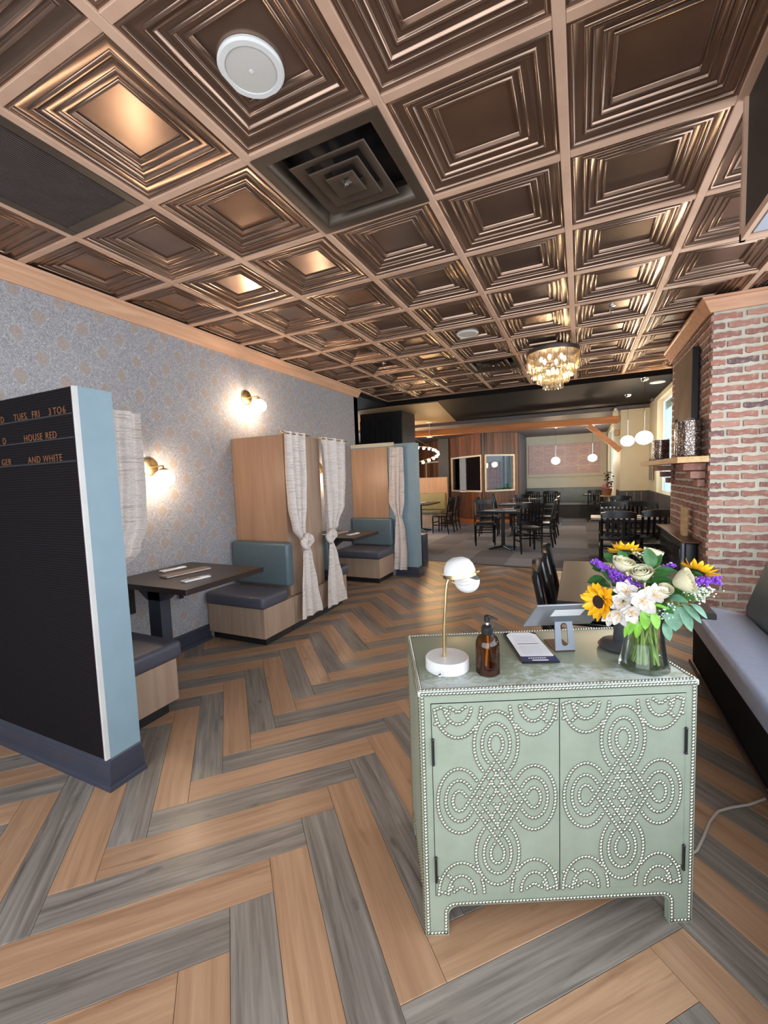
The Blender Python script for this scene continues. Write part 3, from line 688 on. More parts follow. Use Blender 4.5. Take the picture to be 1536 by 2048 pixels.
# mantel ornaments
def hurricane(x, y, r, h, label):
    o = thing('hurricane_vase', label, 'vase', (x, y, 1.5115), 0, 'mercury glass hurricanes on the mantel')
    mb = MB(); mb.lathe([(r*.9,0),(r*.97,.004),(r,.02),(r,h*.93)], 36); mb.build('mercury_body', M['mercury'], o)
    MB().shell([(r,h*.93),(r*1.005,h),(r*.97,h),(r*.97,h*.93)], 36).build('clear_rim', M['glass'], o)
hurricane(.928, 3.06, .100, .335, 'large silver flecked hurricane vase at the near end of the mantel')
hurricane(.905, 4.30, .085, .25, 'smaller silver flecked hurricane vase at the far end of the mantel')
o = thing('leaning_plaque', 'small wooden plaque standing between the two hurricane vases', 'plaque', (.985, 3.80, 1.5115))
MB().rbox((-.015,-.09,0), (.015,.09,.27), .004, 1).build('board', M['mantel'], o)
pic = thing('picture', 'large canvas picture with black edge hung on the chimney side above the mantel', 'picture', (BX-.005, 3.58, 2.10))
MB().rbox((-.055,-.36,-.33), (-.004,.42,.40), .003, 1).build('frame', M['black'], pic)
MB().box((-.058,-.355,-.325), (-.055,.415,.395)).build('canvas', plain('muted_canvas', srgb(120,98,78), .7, 0, .25, 3), pic)
st = thing('fireplace_insert', 'black box fireplace with a flat metal top at the chimney foot', 'fireplace', (0,0,0))
MB().rbox((.93,3.14,.0), (1.035,4.40,.735), .02, 3).build('body', M['black'], st)
MB().rbox((.895,3.05,.738), (1.038,4.47,.758), .004, 1).build('top_plate', plain('bronze_plate', srgb(96,64,52), .35, .5), st)
MB().rbox((.905,3.10,.02), (.928,3.16,.736), .003, 1).build('corner_post', M['steel'], st)
MB().rbox((.912,3.25,.12), (.928,4.30,.66), .006, 2).build('glass_door', M['blackgloss'], st)
o = thing('wooden_stake', 'slim wooden block standing on the fireplace top against the bricks', 'ornament', (.985, 3.45, .7585))
MB().rbox((-.02,-.06,0), (.02,.06,.28), .003, 1).build('block', M['mantel'], o)

# ------------------------------------------------------------------ window bench at the right
wb = thing('window_bench', 'long slate grey window bench running along the right wall', 'bench', (0,0,0))
poly = [(.700,-2.6),(1.03,-2.6),(1.03,1.60),(1.046,1.86),(1.03,1.90),(.90,1.985),(.80,1.99),(.745,1.93),(.735,1.8)]
mb = MB(); n = len(poly); cx, cyy = .88, -.2
rings = [(0,.37),(0,.44),(.012,.462),(.03,.47)]
vs = []
for ins, z in rings: vs += [(x+(cx-x)/abs(cx-x)*min(ins, abs(cx-x)), y-math.copysign(min(ins, .03), y-cyy), z) for x, y in poly]
mb.add(vs, [(i*n+k, i*n+(k+1) % n, (i+1)*n+(k+1) % n, (i+1)*n+k) for i in range(len(rings)-1) for k in range(n)] + [tuple(range(n-1, -1, -1)), tuple(range((len(rings)-1)*n, len(rings)*n))])
mb.build('seat_cushion', plain('slate_bench_vinyl', srgb(152,160,182), .34, 0, .06, 30, .05, 240), wb, smooth=50)
MB().prism([(.745,-2.6),(1.03,-2.6),(1.03,1.93),(.765,1.93)], .09, .37).build('base', plain('matt_black_panel', (.010,.009,.011,1), .8, 0, .1, spec=.1), wb)
MB().box((.742,-2.6,.075), (.752,1.93,.1)).build('base_trim', plain('brown_trim', srgb(70,52,46), .5), wb)
MB().box((.80,-2.6,0), (1.03,1.9,.075)).build('toe_kick', M['black'], wb)
mb = MB(); bp = [(1.028,.47),(1.03,.52),(1.115,.78),(1.135,.82),(1.165,.83),(1.20,.80),(1.20,.0),(1.032,.0)]
mb.prism_ax(bp, 'y', -2.6, 1.87).build('backrest', M['vinyl'], wb, smooth=50)

# ------------------------------------------------------------------ chairs
def make_chair(label, loc, rot):
    o = thing('dining_chair', label, 'chair', loc, rot)
    b = M['blackgloss']
    MB().rbox((-.21,-.2,.41), (.21,.21,.435), .008, 2).build('seat', b, o)
    MB().rbox((-.19,-.18,.436), (.19,.19,.462), .012, 3).build('seat_pad', M['black'], o)
    for s in (-1, 1):
        MB().tube([(s*.185,.185,0),(s*.185,.185,.41)], [.016,.021], 6).build('leg', b, o)
        MB().tube([(s*.185,-.235,0),(s*.185,-.195,.25),(s*.185,-.19,.45),(s*.185,-.215,.62),(s*.185,-.265,.86)], [.015,.02,.021,.019,.016], 6).build('leg', b, o)
        MB().rbox((s*.185-.009,-.18,.20), (s*.185+.009,.18,.225), .003, 1).build('stretcher', b, o)
    MB().rbox((-.18,.175,.26), (.18,.193,.285), .003, 1).build('stretcher', b, o)
    MB().rbox((-.18,-.213,.26), (.18,-.195,.285), .003, 1).build('stretcher', b, o)
    def rail(z0, z1, yb, crest):
        def fn(u, v):
            x = -.20+.40*u; zt = z1+crest*(1-(2*u-1)**2)
            return None
        mb = MB(); n = 8; vs = []
        for i in range(n+1):
            u = i/n; x = -.20+.40*u; cv = -.022*(1-(2*u-1)**2); zt = z1+crest*(1-(2*u-1)**2)
            vs += [(x,yb+cv-.011,z0),(x,yb+cv+.011,z0),(x,yb+cv+.011,zt),(x,yb+cv-.011,zt)]
        mb.add(vs, [(i*4+k, i*4+(k+1) % 4, (i+1)*4+(k+1) % 4, (i+1)*4+k) for i in range(n) for k in range(4)]+[(0,1,2,3),(n*4+3,n*4+2,n*4+1,n*4)])
        return mb
    rail(.815,.885,-.26,.025).build('top_rail', b, o)
    rail(.545,.585,-.212,0).build('lower_rail', b, o)
    for k in range(5):
        x = -.12+.06*k; cv = -.022*(1-(x/.2)**2)
        MB().add([(x-.016,-.222+cv,.57),(x+.016,-.222+cv,.57),(x+.016,-.208+cv,.57),(x-.016,-.208+cv,.57),(x-.016,-.267+cv,.83),(x+.016,-.267+cv,.83),(x+.016,-.253+cv,.83),(x-.016,-.253+cv,.83)],
            [(0,1,5,4),(1,2,6,5),(2,3,7,6),(3,0,4,7)]).build('slat', b, o)
    return o
CH = 'black slat back dining chairs'
ch0 = make_chair('black slat back chair at the front table, nearest to the cabinet', (.10, 1.08, 0), -PI/2); ch0['group'] = CH
dup(ch0, (.11, 1.67, 0), -PI/2, 'black slat back chair at the brown table, second behind the nearest', CH)
chairs = [
 (-1.70,7.13,PI+.25,'black chair with pale sheen facing us at the front left dining table'),
 (-.80,6.48,.42,'black chair seen from behind at the front left dining table'),
 (-.62,7.25,1.5,'black chair on the right side of the front left dining table'),
 (-.62,8.55,1.5,'black chair on the right side of the second left dining table'),
 (-1.85,8.5,-1.5,'black chair on the left side of the second left dining table'),
 (-1.25,9.25,PI,'black chair behind the second left dining table'),
 (-.7,10.7,1.5,'black chair on the right side of the third left dining table'),
 (-1.85,10.45,-1.5,'black chair on the left side of the third left dining table'),
 (-1.19,11.75,0,'black chair at the far banquette table, left one of the pair'),
 (-.70,11.75,0,'black chair at the far banquette table, right one of the pair'),
 (.46,11.85,0,'black chair at the far right banquette table beside the potted plant'),
 (.50,4.78,0,'large black chair seen from behind just over the flowers'),
 (.945,5.0,.1,'black chair half hidden by the chimney bricks'),
 (.55,6.15,PI,'black chair facing us across the right dining table'),
 (1.0,6.2,PI,'black chair facing us by the window end of the right dining table'),
 (.80,6.85,0,'black chair seen from behind at the second right dining table'),
 (.75,8.0,PI-.2,'black chair facing us behind the second right dining table'),
 (-3.08,8.75,1.45,'black chair at the left room table, nearer of the two'),
 (-3.08,9.42,1.6,'black chair at the left room table, farther of the two'),
]
for x, y, a, lab in chairs: dup(ch0, (x, y, .003), a, lab, CH)
# ------------------------------------------------------------------ tables
def dining_table(label, x, y, sx, sy_, z=.74, rot=0, base='disc', zf=.003, top='tabletop'):
    o = thing('dining_table', label, 'table', (x, y, zf), rot, 'dark dining tables')
    MB().rbox((-sx/2,-sy_/2,z-.03), (sx/2,sy_/2,z), .003, 1).build('tabletop', M[top], o)
    MB().rbox((-sx/2-.001,-sy_/2-.001,z-.032), (sx/2+.001,sy_/2+.001,z-.006), .002, 1).build('edge_band', M['black'], o)
    MB().cyl((0,0,.03), (0,0,z-.032), .035, n=14).build('pedestal', M['black'], o)
    for a in (PI/4, 3*PI/4, 5*PI/4, 7*PI/4):
        ca, sa = math.cos(a), math.sin(a)
        MB().tube([(0,0,.05),(ca*.15,sa*.15,.035),(ca*.3,sa*.3,.012)], [.028,.022,.012], 8).build('foot', M['black'], o)
    return o
dining_table('brown topped table behind the tablet with two black chairs', .2905, 1.42, .685, 1.12, .74, 0, zf=0)
dining_table('front left dining table on the carpet', -1.27, 6.72, .78, .72, rot=-.1)
dining_table('second left dining table behind the front left one', -1.22, 8.55, .78, .72)
dining_table('third left dining table before the stone wall', -1.25, 10.5, .78, .7)
dining_table('far dining table by the green banquette, left side', -.92, 12.35, .8, .6)
dining_table('far dining table by the green banquette, right side', .46, 12.4, .62, .6)
dining_table('right dining table under the globe pendants', .64, 5.45, .86, .66)
dining_table('second right dining table before the cream pillar', .78, 7.4, .72, .62)
dining_table('left room table under the ring of bulbs', -3.75, 9.0, .75, 1.1)
NP = 'napkins on the back room tables'
for x, y, a, lab in [(-1.48,6.55,.2,'white napkin at the front corner of the front left dining table'),(-1.10,6.52,.1,'white napkin at the right front of the front left dining table'),(-1.2,6.95,.3,'white napkin at the rear of the front left dining table'),
   (-1.35,8.4,.1,'white napkin at the front of the second left dining table'),(-1.05,8.75,0,'white napkin at the back of the second left dining table'),(-1.1,10.4,0,'white napkin on the third left dining table'),
   (.30,5.28,.1,'white napkin at the left end of the right dining table'),(.74,5.3,.1,'white napkin in the middle of the right dining table'),(.88,5.6,-.2,'white napkin at the window end of the right dining table'),
   (.56,7.3,.1,'white napkin at the left of the second right dining table'),(.98,7.35,.1,'white napkin at the right of the second right dining table'),(.28,12.35,0,'white napkin on the far right banquette table'),
   (-3.72,8.7,1.3,'white napkin at the near end of the left room table'),(-3.75,9.25,1.3,'white napkin at the far end of the left room table')]:
    o = rolled_napkin(x, y, .744, a, lab, False); o['group'] = NP

# ------------------------------------------------------------------ back room shell
struct(MB().box((-6.6,5.505,2.70), (1.66,8.35,2.86)).build('ceiling_back', M['blackceil']))
struct(MB().prism([(-6.5,5.56),(-2.14,5.56),(-2.56,8.30),(-6.5,8.30)], 2.688, 2.70).build('ceiling_left', M['tan']))
struct(MB().box((-6.6,8.35,2.62), (1.66,13.6,2.8)).build('ceiling_alcove', M['greywall']))
struct(MB().box((-6.6,4.36,2.70), (-3.05,5.56,2.86)).build('ceiling_corner', M['blackceil']))
bm_ = struct(MB().prism_ax([(0,0)], 'y', 0, 0).build('trim_4', M['beam'])) if False else None
bo = thing('timber_beam', 'long orange timber beam across the back room ceiling', 'beam', (-1.6, 8.2, 2.44))
MB().rbox((-2.75,-.08,-.065), (2.38,.08,.07), .006, 1).build('timber', M['beam'], bo)
bo.rotation_euler = (0, 0, .075)
br = thing('diagonal_brace', 'orange diagonal timber brace between beam and cream pillar', 'beam', (0,0,0))
mb = MB(); a = Vector((.22,8.28,2.36)); b = Vector((.80,8.30,1.82)); d = (b-a).normalized(); nrm = Vector((-d.z,0,d.x))*.05
vs = []
for p in (a, b): vs += [p+nrm+Vector((0,-.05,0)), p-nrm+Vector((0,-.05,0)), p-nrm+Vector((0,.05,0)), p+nrm+Vector((0,.05,0))]
mb.add(vs, [(0,1,2,3),(7,6,5,4),(0,4,5,1),(1,5,6,2),(2,6,7,3),(3,7,4,0)]).build('timber', M['beam'], br)
# right wall beyond the chimney with its window, and the pillar
struct(MB().box((1.30,4.56,0), (1.42,5.9,2.75)).box((1.30,7.42,0), (1.42,8.9,2.75)).box((1.30,5.9,0), (1.42,7.42,1.0)).box((1.30,5.9,2.62), (1.42,7.42,2.75)).build('wall_right_rear', M['cream']))
w3 = struct(MB().box((1.385,5.9,1.0), (1.42,5.94,2.62)).box((1.385,7.38,1.0), (1.42,7.42,2.62)).box((1.385,5.94,1.0), (1.42,7.38,1.04)).box((1.385,5.94,2.58), (1.42,7.38,2.62)).build('window_3', M['white']))
MB().box((1.402,5.94,1.04), (1.408,7.38,2.58)).build('pane', M['tinted'], w3)
wr = struct(MB().box((1.285,4.6,0), (1.30,8.3,.98)).box((1.275,4.6,.98), (1.30,8.3,1.01)).build('trim_5', M['charwains']))
for k in range(24): MB().box((1.279,4.62+k*.153,.08), (1.2855,4.76+k*.153,.975)).build('board', M['charwains'], wr)
pil = struct(MB().box((.80,8.30,0), (1.30,9.2,2.62)).build('pillar', M['cream']))
MB().box((.79,8.288,.98), (1.31,9.2,1.005)).build('rail', M['charwains'], pil)
for k in range(4): MB().box((.80+k*.125,8.288,.0), (.80+k*.125+.118,8.30,.98)).build('board', M['charwains'], pil)
for k in range(6): MB().box((.788,8.30+k*.15,.0), (.80,8.30+k*.15+.143,.98)).build('board', M['charwains'], pil)
# far alcove
fwall = struct(MB().box((-1.72,13.42,0), (.98,13.55,2.7)).build('wall_back', plain('pale_stone_paint', srgb(204,198,184), .6, 0, .03)))
mu = thing('mural', 'dusty pink mural panel with gold star lines on the far wall', 'mural', (-.43,13.415,1.83))
MB().box((-1.05,-.02,-.44), (1.05,0,.5)).build('panel', M['mural'], mu)
gl = MB(); rr = random.Random(3)
def gline(x0, z0, x1, z1):
    d = Vector((x1-x0, 0, z1-z0)); n_ = Vector((-d.z, 0, d.x)).normalized()*.006
    a = Vector((x0,-.024,z0)); b = Vector((x1,-.024,z1)); gl.add([a+n_, a-n_, b-n_, b+n_], [(0,1,2,3)])
for cxx in (-.75, -.1, .6):
    for czz in (-.12, .24):
        for k in range(6):
            a = k*PI/3; b = a+2*PI/3; r_ = .24
            z0, z1 = czz+r_*math.sin(a), czz+r_*math.sin(b)
            gline(cxx+r_*1.3*math.cos(a), max(-.43,min(.49,z0)), cxx+r_*1.3*math.cos(b), max(-.43,min(.49,z1)))
for z in (-.2, .1, .38): gline(-1.04, z, 1.04, z)
gl.build('gold_lines', M['goldline'], mu, smooth=0)
struct(MB().box((-1.6,13.39,1.27), (.8,13.42,1.30)).build('trim_6', M['cream']))
bk = thing('green_banquette', 'long grey green banquette along the far wall', 'bench', (0,0,0))
MB().rbox((-1.55,13.27,.46), (.78,13.415,.93), .03, 3).build('backrest', plain('sage_banquette_vinyl', srgb(112,122,128), .5), bk)
MB().rbox((-1.55,12.95,.38), (.78,13.27,.47), .03, 3).build('seat_cushion', plain('sage_banquette_vinyl', srgb(128,136,142), .45), bk)
MB().box((-1.55,13.0,0.003), (.78,13.4,.38)).build('base', M['charwains'], bk)
struct(MB().box((.80,9.2,0), (.92,10.3,2.65)).box((.80,12.4,0), (.92,13.5,2.65)).box((.80,10.3,0), (.92,12.4,.95)).box((.80,10.3,2.5), (.92,12.4,2.65)).build('wall_alcove_right', M['cream']))
w4 = struct(MB().box((.885,10.3,.95), (.92,10.36,2.5)).box((.885,12.34,.95), (.92,12.4,2.5)).box((.885,11.3,.95), (.92,11.36,2.5)).build('window_4', M['white']))
MB().box((.902,10.36,.95), (.908,11.30,2.5)).build('pane', M['tinted'], w4); MB().box((.902,11.36,.95), (.908,12.34,2.5)).build('pane', M['tinted'], w4)
aw = struct(MB().box((-1.72,11.55,0), (-1.56,13.5,2.65)).build('wall_alcove_left', M['greywall']))
for r_ in range(6):
    for k in range(3):
        y0 = 11.56+k*.62+(.3 if r_ % 2 else 0); y1 = min(y0+.6, 13.4)
        if y1-y0 > .1: MB().rbox((-1.565,y0,.02+r_*.42), (-1.55,y1,.42+r_*.42), .004, 1).build('block', plain('stone_block', srgb(96,86,88), .7, 0, .15, 4) if (r_+k) % 2 else M['greywall'], aw)
# barn wood wall in two faces meeting at a corner, with windows
P0, P1, P2 = Vector((-5.6,13.55,0)), Vector((-2.42,10.58,0)), Vector((-1.56,11.60,0))
def face(a, b, name, z0s, win):
    """upright planks from a to b; win=(s0,s1,z0,z1) leaves the window out"""
    d = (b-a); L = d.length; ang = math.atan2(d.y, d.x)
    w = struct(MB().box((0,.03,0), (win[0],.10,2.66)).box((win[1],.03,0), (L,.10,2.66)).box((win[0],.03,0), (win[1],.10,win[2])).box((win[0],.03,win[3]), (win[1],.10,2.66)).build(name, M['black'], None, a, (0,0,ang)))
    s = 0
    while s < L-.01:
        e = min(L, s+R.uniform(.11,.17))
        segs = [(.13, 2.64)]
        if e > win[0]+.005 and s < win[1]-.005: segs = [(.13, win[2]-.005), (win[3]+.005, 2.64)]
        for z0, z1 in segs: MB().box((s+.002,-R.uniform(.0,.006),z0), (e-.002,.03,z1)).build('plank', M['barn'], w)
        s = e
    MB().box((0,-.012,0.003), (L,.03,.125)).build('skirting', M['beam'], w)
    return w
LA = (P1-P0).length; LB = (P2-P1).length
wa = face(P0, P1, 'wall_wood_left', 0, (LA-1.68, LA-.04, .93, 2.01))
wbb = face(P1, P2, 'wall_wood_right', 0, (.04, LB-.20, .93, 2.01))
def win(name, a, b, s0, s1, z0, z1, pane):
    d = b-a; ang = math.atan2(d.y, d.x); f = .045
    mb = MB().box((s0,-.03,z0), (s1,.06,z0+f)).box((s0,-.03,z1-f), (s1,.06,z1)).box((s0,-.03,z0+f), (s0+f,.06,z1-f)).box((s1-f,-.03,z0+f), (s1,.06,z1-f))
    w = struct(mb.build(name, plain('cream_window_frame', srgb(212,196,172), .5), None, a, (0,0,ang)))
    MB().box((s0+f,.01,z0+f), (s1-f,.016,z1-f)).build('pane', pane, w); return w
win('window_5', P0, P1, LA-1.67, LA-.05, .94, 2.0, M['smoke'])
win('window_6', P1, P2, .05, LB-.21, .94, 2.0, M['glass'])
win('window_7', P0, P1, LA-3.4, LA-2.3, 1.30, 1.95, M['smoke'])
po = struct(MB().box((-4.08,11.72,0), (-3.74,11.98,2.62)).build('post', M['charwains']))
# what shows behind the glass: a small porch with a pink curtain and a green planter
struct(MB().box((-3.9,14.6,0), (-1.75,14.7,2.6)).box((-1.80,11.75,0), (-1.72,14.7,2.6)).build('wall_porch', M['greywall']))
o = thing('pink_curtain', 'pale pink curtain hanging behind the small far window', 'curtain', (0,0,0))
drape([(1.82,(-2.35,11.95,0),.22,.015),(1.45,(-2.35,11.95,0),.22,.02),(1.0,(-2.35,11.95,0),.22,.02)], (.95,.3,0), (-.3,.95,0), 6).build('cloth', M['screenpink'], o)
o = thing('green_planter', 'bright green planter box behind the small far window', 'planter', (-2.15,12.25,0))
MB().rbox((-.22,-.08,.95), (.24,.1,1.14), .01).build('box', M['greenbox'], o); MB().box((-.04,-.03,.0), (.04,.05,.95)).build('leg', M['black'], o)
for x, y, lab in ((-2.02,11.62,'dark porch post behind the small far window, left one'), (-1.86,11.72,'dark porch post behind the small far window, right one')):
    o = thing('porch_post', lab, 'post', (x, y, 0)); MB().rbox((-.03,-.03,-.01), (.03,.03,2.6), .004, 1).build('timber', M['black'], o)
# black slatted column behind the left wall end
sc_ = struct(MB().box((-3.88,6.02,0), (-2.99,6.7,2.688)).build('slatted_column', M['black']))
for k in range(8): MB().box((-3.88+k*.1115,5.995,0), (-3.88+k*.1115+.104,6.02,2.55)).build('board', M['black'], sc_)
struct(MB().box((-6.6,4.24,0), (-3.05,4.36,2.8)).build('wall_rear_left', M['blackceil']))
struct(MB().box((-6.72,4.3,0), (-6.6,5.2,2.8)).box((-6.72,10.4,0), (-6.6,13.6,2.8)).box((-6.72,5.2,0), (-6.6,10.4,.75)).box((-6.72,5.2,2.35), (-6.6,10.4,2.8)).build('wall_far_left', M['barn']))
wf = MB()
for y in (5.2, 6.9, 8.6, 10.35): wf.box((-6.68,y,.75), (-6.64,y+.05,2.35))
struct(wf.build('added_window_8', M['black']))  # unseen window, added to bring daylight into the back room
struct(MB().box((-6.6,13.55,0), (-3.9,13.65,2.8)).build('wall_far', M['blackceil']))
# left room booth
lbk = thing('left_room_booth', 'light wood and green booth seat in the left room', 'bench', (-4.05,10.45,.003))
MB().box((-.75,0,0), (.62,.12,1.40)).build('wood_panel', M['veneer_warm'], lbk)
MB().rbox((-.75,-.12,.46), (.58,-.002,.95), .03, 3).build('backrest', plain('olive_vinyl', srgb(128,120,84), .45), lbk)
MB().rbox((-.75,-.55,.36), (.58,-.12,.46), .03, 3).build('seat_cushion', plain('olive_vinyl', srgb(110,104,80), .45), lbk)
MB().box((-.75,-.52,0), (.58,0,.36)).build('base', M['veneer'], lbk)
# ring of bulbs
rg = thing('ring_chandelier', 'round chandelier ring of glowing bulbs in the left room', 'chandelier', (-3.95, 8.35, 1.98), (.30, .03, 0))
mb = MB(); RR = .88
mb.tube([(RR*math.cos(a), RR*math.sin(a), 0) for a in [k*2*PI/48 for k in range(49)]], .014, 6); mb.build('ring', M['brass'], rg)
bme = MB().sphere((0,0,-.045), .032, 12, 8).mesh('bulb', M['ring_glow']); sme = MB().cyl((0,0,-.02), (0,0,.0), .012, n=8).mesh('socket', M['brass'])
for k in range(30):
    a = k*2*PI/30; put('bulb', bme, rg, (RR*math.cos(a), RR*math.sin(a), 0)); put('socket', sme, rg, (RR*math.cos(a), RR*math.sin(a), 0))
for k in range(3):
    a = k*2*PI/3+.4; MB().cyl((RR*math.cos(a), RR*math.sin(a), 0), (0,0,.62), .004, n=6).build('cable', M['brass'], rg)
MB().cyl((0,0,.6), (0,0,.70), .06, n=20).build('canopy', M['brass'], rg)
rd_ = thing('rod_pendant', 'thin brass rod hanging from the tan ceiling beside the beam', 'lamp', (-3.1, 7.95, 2.688))
MB().lathe([(.06,0),(.055,-.02),(.01,-.025)], 20).build('canopy', M['brass'], rd_); MB().cyl((0,0,-.02), (0,0,-.34), .004, n=6).build('rod', M['brass'], rd_); MB().lathe([(.07,-.35),(.07,-.34),(.01,-.335)], 20).build('plate', M['brass'], rd_)
# globe pendants
def pendant(x, y, zc, zt, r, label):
    o = thing('globe_pendant', label, 'lamp', (x, y, zt), 0, 'glowing globe pendants')
    MB().sphere((0,0,-.005), .055, 18, 8, (1,1,.9), 0, PI/2, PI).build('canopy', M['chrome'], o)
    MB().cyl((0,0,-.05), (0,0,-(zt-zc)*.55), .0025, n=6).build('cord', M['black'], o)
    MB().cyl((0,0,-(zt-zc)*.55), (0,0,zc-zt+r*.8), .006, n=8).build('stem', M['chrome'], o)
    MB().sphere((0,0,zc-zt), r, 24, 14, (1,1,.86)).build('globe', M['pend_glow'], o)
pendant(.80, 6.9, 1.915, 2.70, .103, 'glowing globe pendant by the cream pillar, left one of the pair')
pendant(.885, 5.55, 1.865, 2.70, .108, 'glowing globe pendant by the mantel, right one of the pair')
pendant(-.52, 10.6, 1.73, 2.62, .105, 'glowing globe pendant before the pink mural, left one')
pendant(.36, 10.9, 1.77, 2.62, .105, 'glowing globe pendant before the pink mural, right one by the brace')
# plant on a slim stand, and small fixtures by the pillar
pl = thing('potted_plant', 'dark leaved plant with pink flowers in a brown pot beside the pillar', 'plant', (.60, 9.0, .88))
MB().lathe([(.07,0),(.085,.02),(.105,.14),(.112,.15),(.10,.15),(.09,.13)], 20).build('pot', M['terracotta'], pl)
lf = MB(); rr = random.Random(5)
for k in range(60):
    a = rr.uniform(0, 2*PI); r_ = rr.uniform(0,.09); z = .18+rr.uniform(0,.34); s = .035
    c0 = Vector((r_*math.cos(a)+.03, r_*math.sin(a), z)); d = Vector((rr.uniform(-1,1), rr.uniform(-1,1), rr.uniform(-.3,1))).normalized()*s; e = d.cross(Vector((rr.uniform(-1,1),rr.uniform(-1,1),.3))).normalized()*s*.5
    lf.add([c0-d, c0+e, c0+d, c0-e], [(0,1,2,3)])
lf.tube([(0,0,.12),(.02,0,.3),(.03,0,.5)], .008, 6)
lf.build('foliage', M['darkfol'], pl, kind='stuff')
pf = MB()
for k in range(14): pf.sphere((rr.uniform(-.09,.09), rr.uniform(-.09,.0), rr.uniform(.16,.24)), .018, 6, 4)
pf.build('flowers', M['pinkfl'], pl, kind='stuff')
sd = thing('plant_stand', 'slim dark stand under the potted plant by the pillar', 'stand', (.60, 9.0, .003))
MB().rbox((-.13,-.13,.855), (.13,.13,.876), .004, 1).build('top', M['mantel'], sd)
for sx in (-1,1):
    for s_ in (-1,1): MB().cyl((sx*.1,s_*.1,0), (sx*.1,s_*.1,.855), .012, n=8).build('leg', M['black'], sd)
o = thing('wall_light', 'small tan box light on the pillar side under the beam', 'lamp', (.785, 8.6, 2.2)); MB().rbox((-.08,-.06,-.06), (.014,.06,.06), .01).build('housing', plain('tan_box', srgb(186,150,110), .5), o)
o = thing('emergency_light', 'small white emergency light at the end of the timber beam', 'lamp', (.70, 8.24, 2.50)); MB().rbox((-.05,-.05,0), (.05,.05,.11), .01).build('housing', M['cream'], o); MB().sphere((0,-.05,.13), .03, 12, 8).build('head', M['white'], o)
o = thing('downlight', 'flat round white downlight in the black ceiling near the chimney', 'lamp', (1.1, 6.0, 2.70)); MB().lathe([(.10,0),(.10,-.012),(.08,-.016),(.0,-.016)], 28).build('disc', M['white'], o)
pc = thing('small_picture', 'small grey picture on the cream wall by the tinted window', 'picture', (1.275, 7.85, 1.42)); MB().rbox((-.012,-.2,-.2), (.012,.2,.2), .003, 1).build('frame', plain('grey_frame', srgb(120,112,100), .6, 0, .3, 6), pc)
o = thing('track_head', 'small black spotlight at the edge of the black ceiling near the window', 'lamp', (1.2, 7.3, 2.70)); MB().cyl((0,0,0), (0,0,-.05), .01, n=8).build('stem', M['black'], o); MB().cyl((0,-.05,-.08), (0,.05,-.06), .03, n=12).build('head', M['black'], o)

# ------------------------------------------------------------------ crystal chandelier
cz = 2.70
CHX, CHY = -.205, 3.5
cl = thing('crystal_chandelier', 'tiered crystal prism chandelier hanging under the bronze ceiling', 'chandelier', (CHX, CHY, cz))
MB().shell([(.262,-.02),(.266,0),(.266,.022),(.255,.022),(.252,-.02),(.262,-.02)], 40).build('band', M['bronze_vent'], cl)
MB().lathe([(.0,.03),(.25,.026),(.25,.012),(0.0001,.012)], 32).build('plate', M['bronze_vent'], cl)
MB().cyl((0,0,.03), (0,0,.08), .02, n=12).build('stem', M['bronze_vent'], cl); MB().lathe([(.07,.079),(.07,.066),(.02,.056)], 24).build('canopy', M['bronze_vent'], cl)
tiers = [(.258, -.20, .20, 44), (.215, -.268, .16, 36), (.16, -.322, .13, 28), (.10, -.385, .13, 18)]
for r_, zb, hh, n_ in tiers:
    w = 2*PI*r_/n_*.47
    me = MB().add([(-w,0,zb+.02),(0,-.008,zb+.02),(w,0,zb+.02),(0,.008,zb+.02),(0,0,zb),(-w,0,zb+hh-.02),(0,-.008,zb+hh-.02),(w,0,zb+hh-.02),(0,.008,zb+hh-.02),(0,0,zb+hh)],
       [(0,1,6,5),(1,2,7,6),(2,3,8,7),(3,0,5,8),(4,1,0),(4,2,1),(4,3,2),(4,0,3),(9,5,6),(9,6,7),(9,7,8),(9,8,5)]).mesh('prism', M['crystal'], 0)
    for k in range(n_):
        a = 2*PI*k/n_; put('prism', me, cl, (r_*math.cos(a), r_*math.sin(a), 0), (0, 0, a+PI/2))
    if r_ < .25:
        zt = zb+hh; MB().tube([(r_*math.cos(2*PI*k/36), r_*math.sin(2*PI*k/36), zt) for k in range(37)], .004, 5).build('hoop', M['brass'], cl)
bme = MB().sphere((0,0,0), .017, 12, 8, (1,1,1.7)).mesh('bulb', emit('chandelier_bulb', (1,.74,.42,1), 85))
for k in range(6):
    a = 2*PI*k/6+.3; put('bulb', bme, cl, (.12*math.cos(a), .12*math.sin(a), -.07))
for k in range(3):
    a = 2*PI*k/3+.6; put('bulb', bme, cl, (.05*math.cos(a), .05*math.sin(a), -.20))

# ------------------------------------------------------------------ studded cabinet
CW, CD, CHt = .832, .443, .786
ANG = math.atan2(.361, .745)
ca, sa = math.cos(ANG), math.sin(ANG)
CO = Vector((.0035, -.2015, 0))
cab = thing('studded_cabinet', 'sage green two door cabinet covered in pewter nailhead scrolls', 'cabinet', CO, ANG)
def c2w(x, y, z=0): return Vector((CO.x+ca*x-sa*y, CO.y+sa*x+ca*y, z))
hw = CW/2
LEG, ARH = .072, .095
def front_outline(w, leg, arh, r=.03):
    p = [(-w,0),(-w+leg,0)]
    cx, cz_ = -w+leg+r, arh-r
    p += [(cx+r*math.cos(t_), cz_+r*math.sin(t_)) for t_ in [PI-k*PI/2/6 for k in range(7)]]
    cx = w-leg-r
    p += [(cx+r*math.cos(t_), cz_+r*math.sin(t_)) for t_ in [PI/2-k*PI/2/6 for k in range(7)]]
    p += [(w-leg,0),(w,0),(w,CHt-.018),(-w,CHt-.018)]
    return p
body = MB()
fo = front_outline(hw, LEG, ARH)
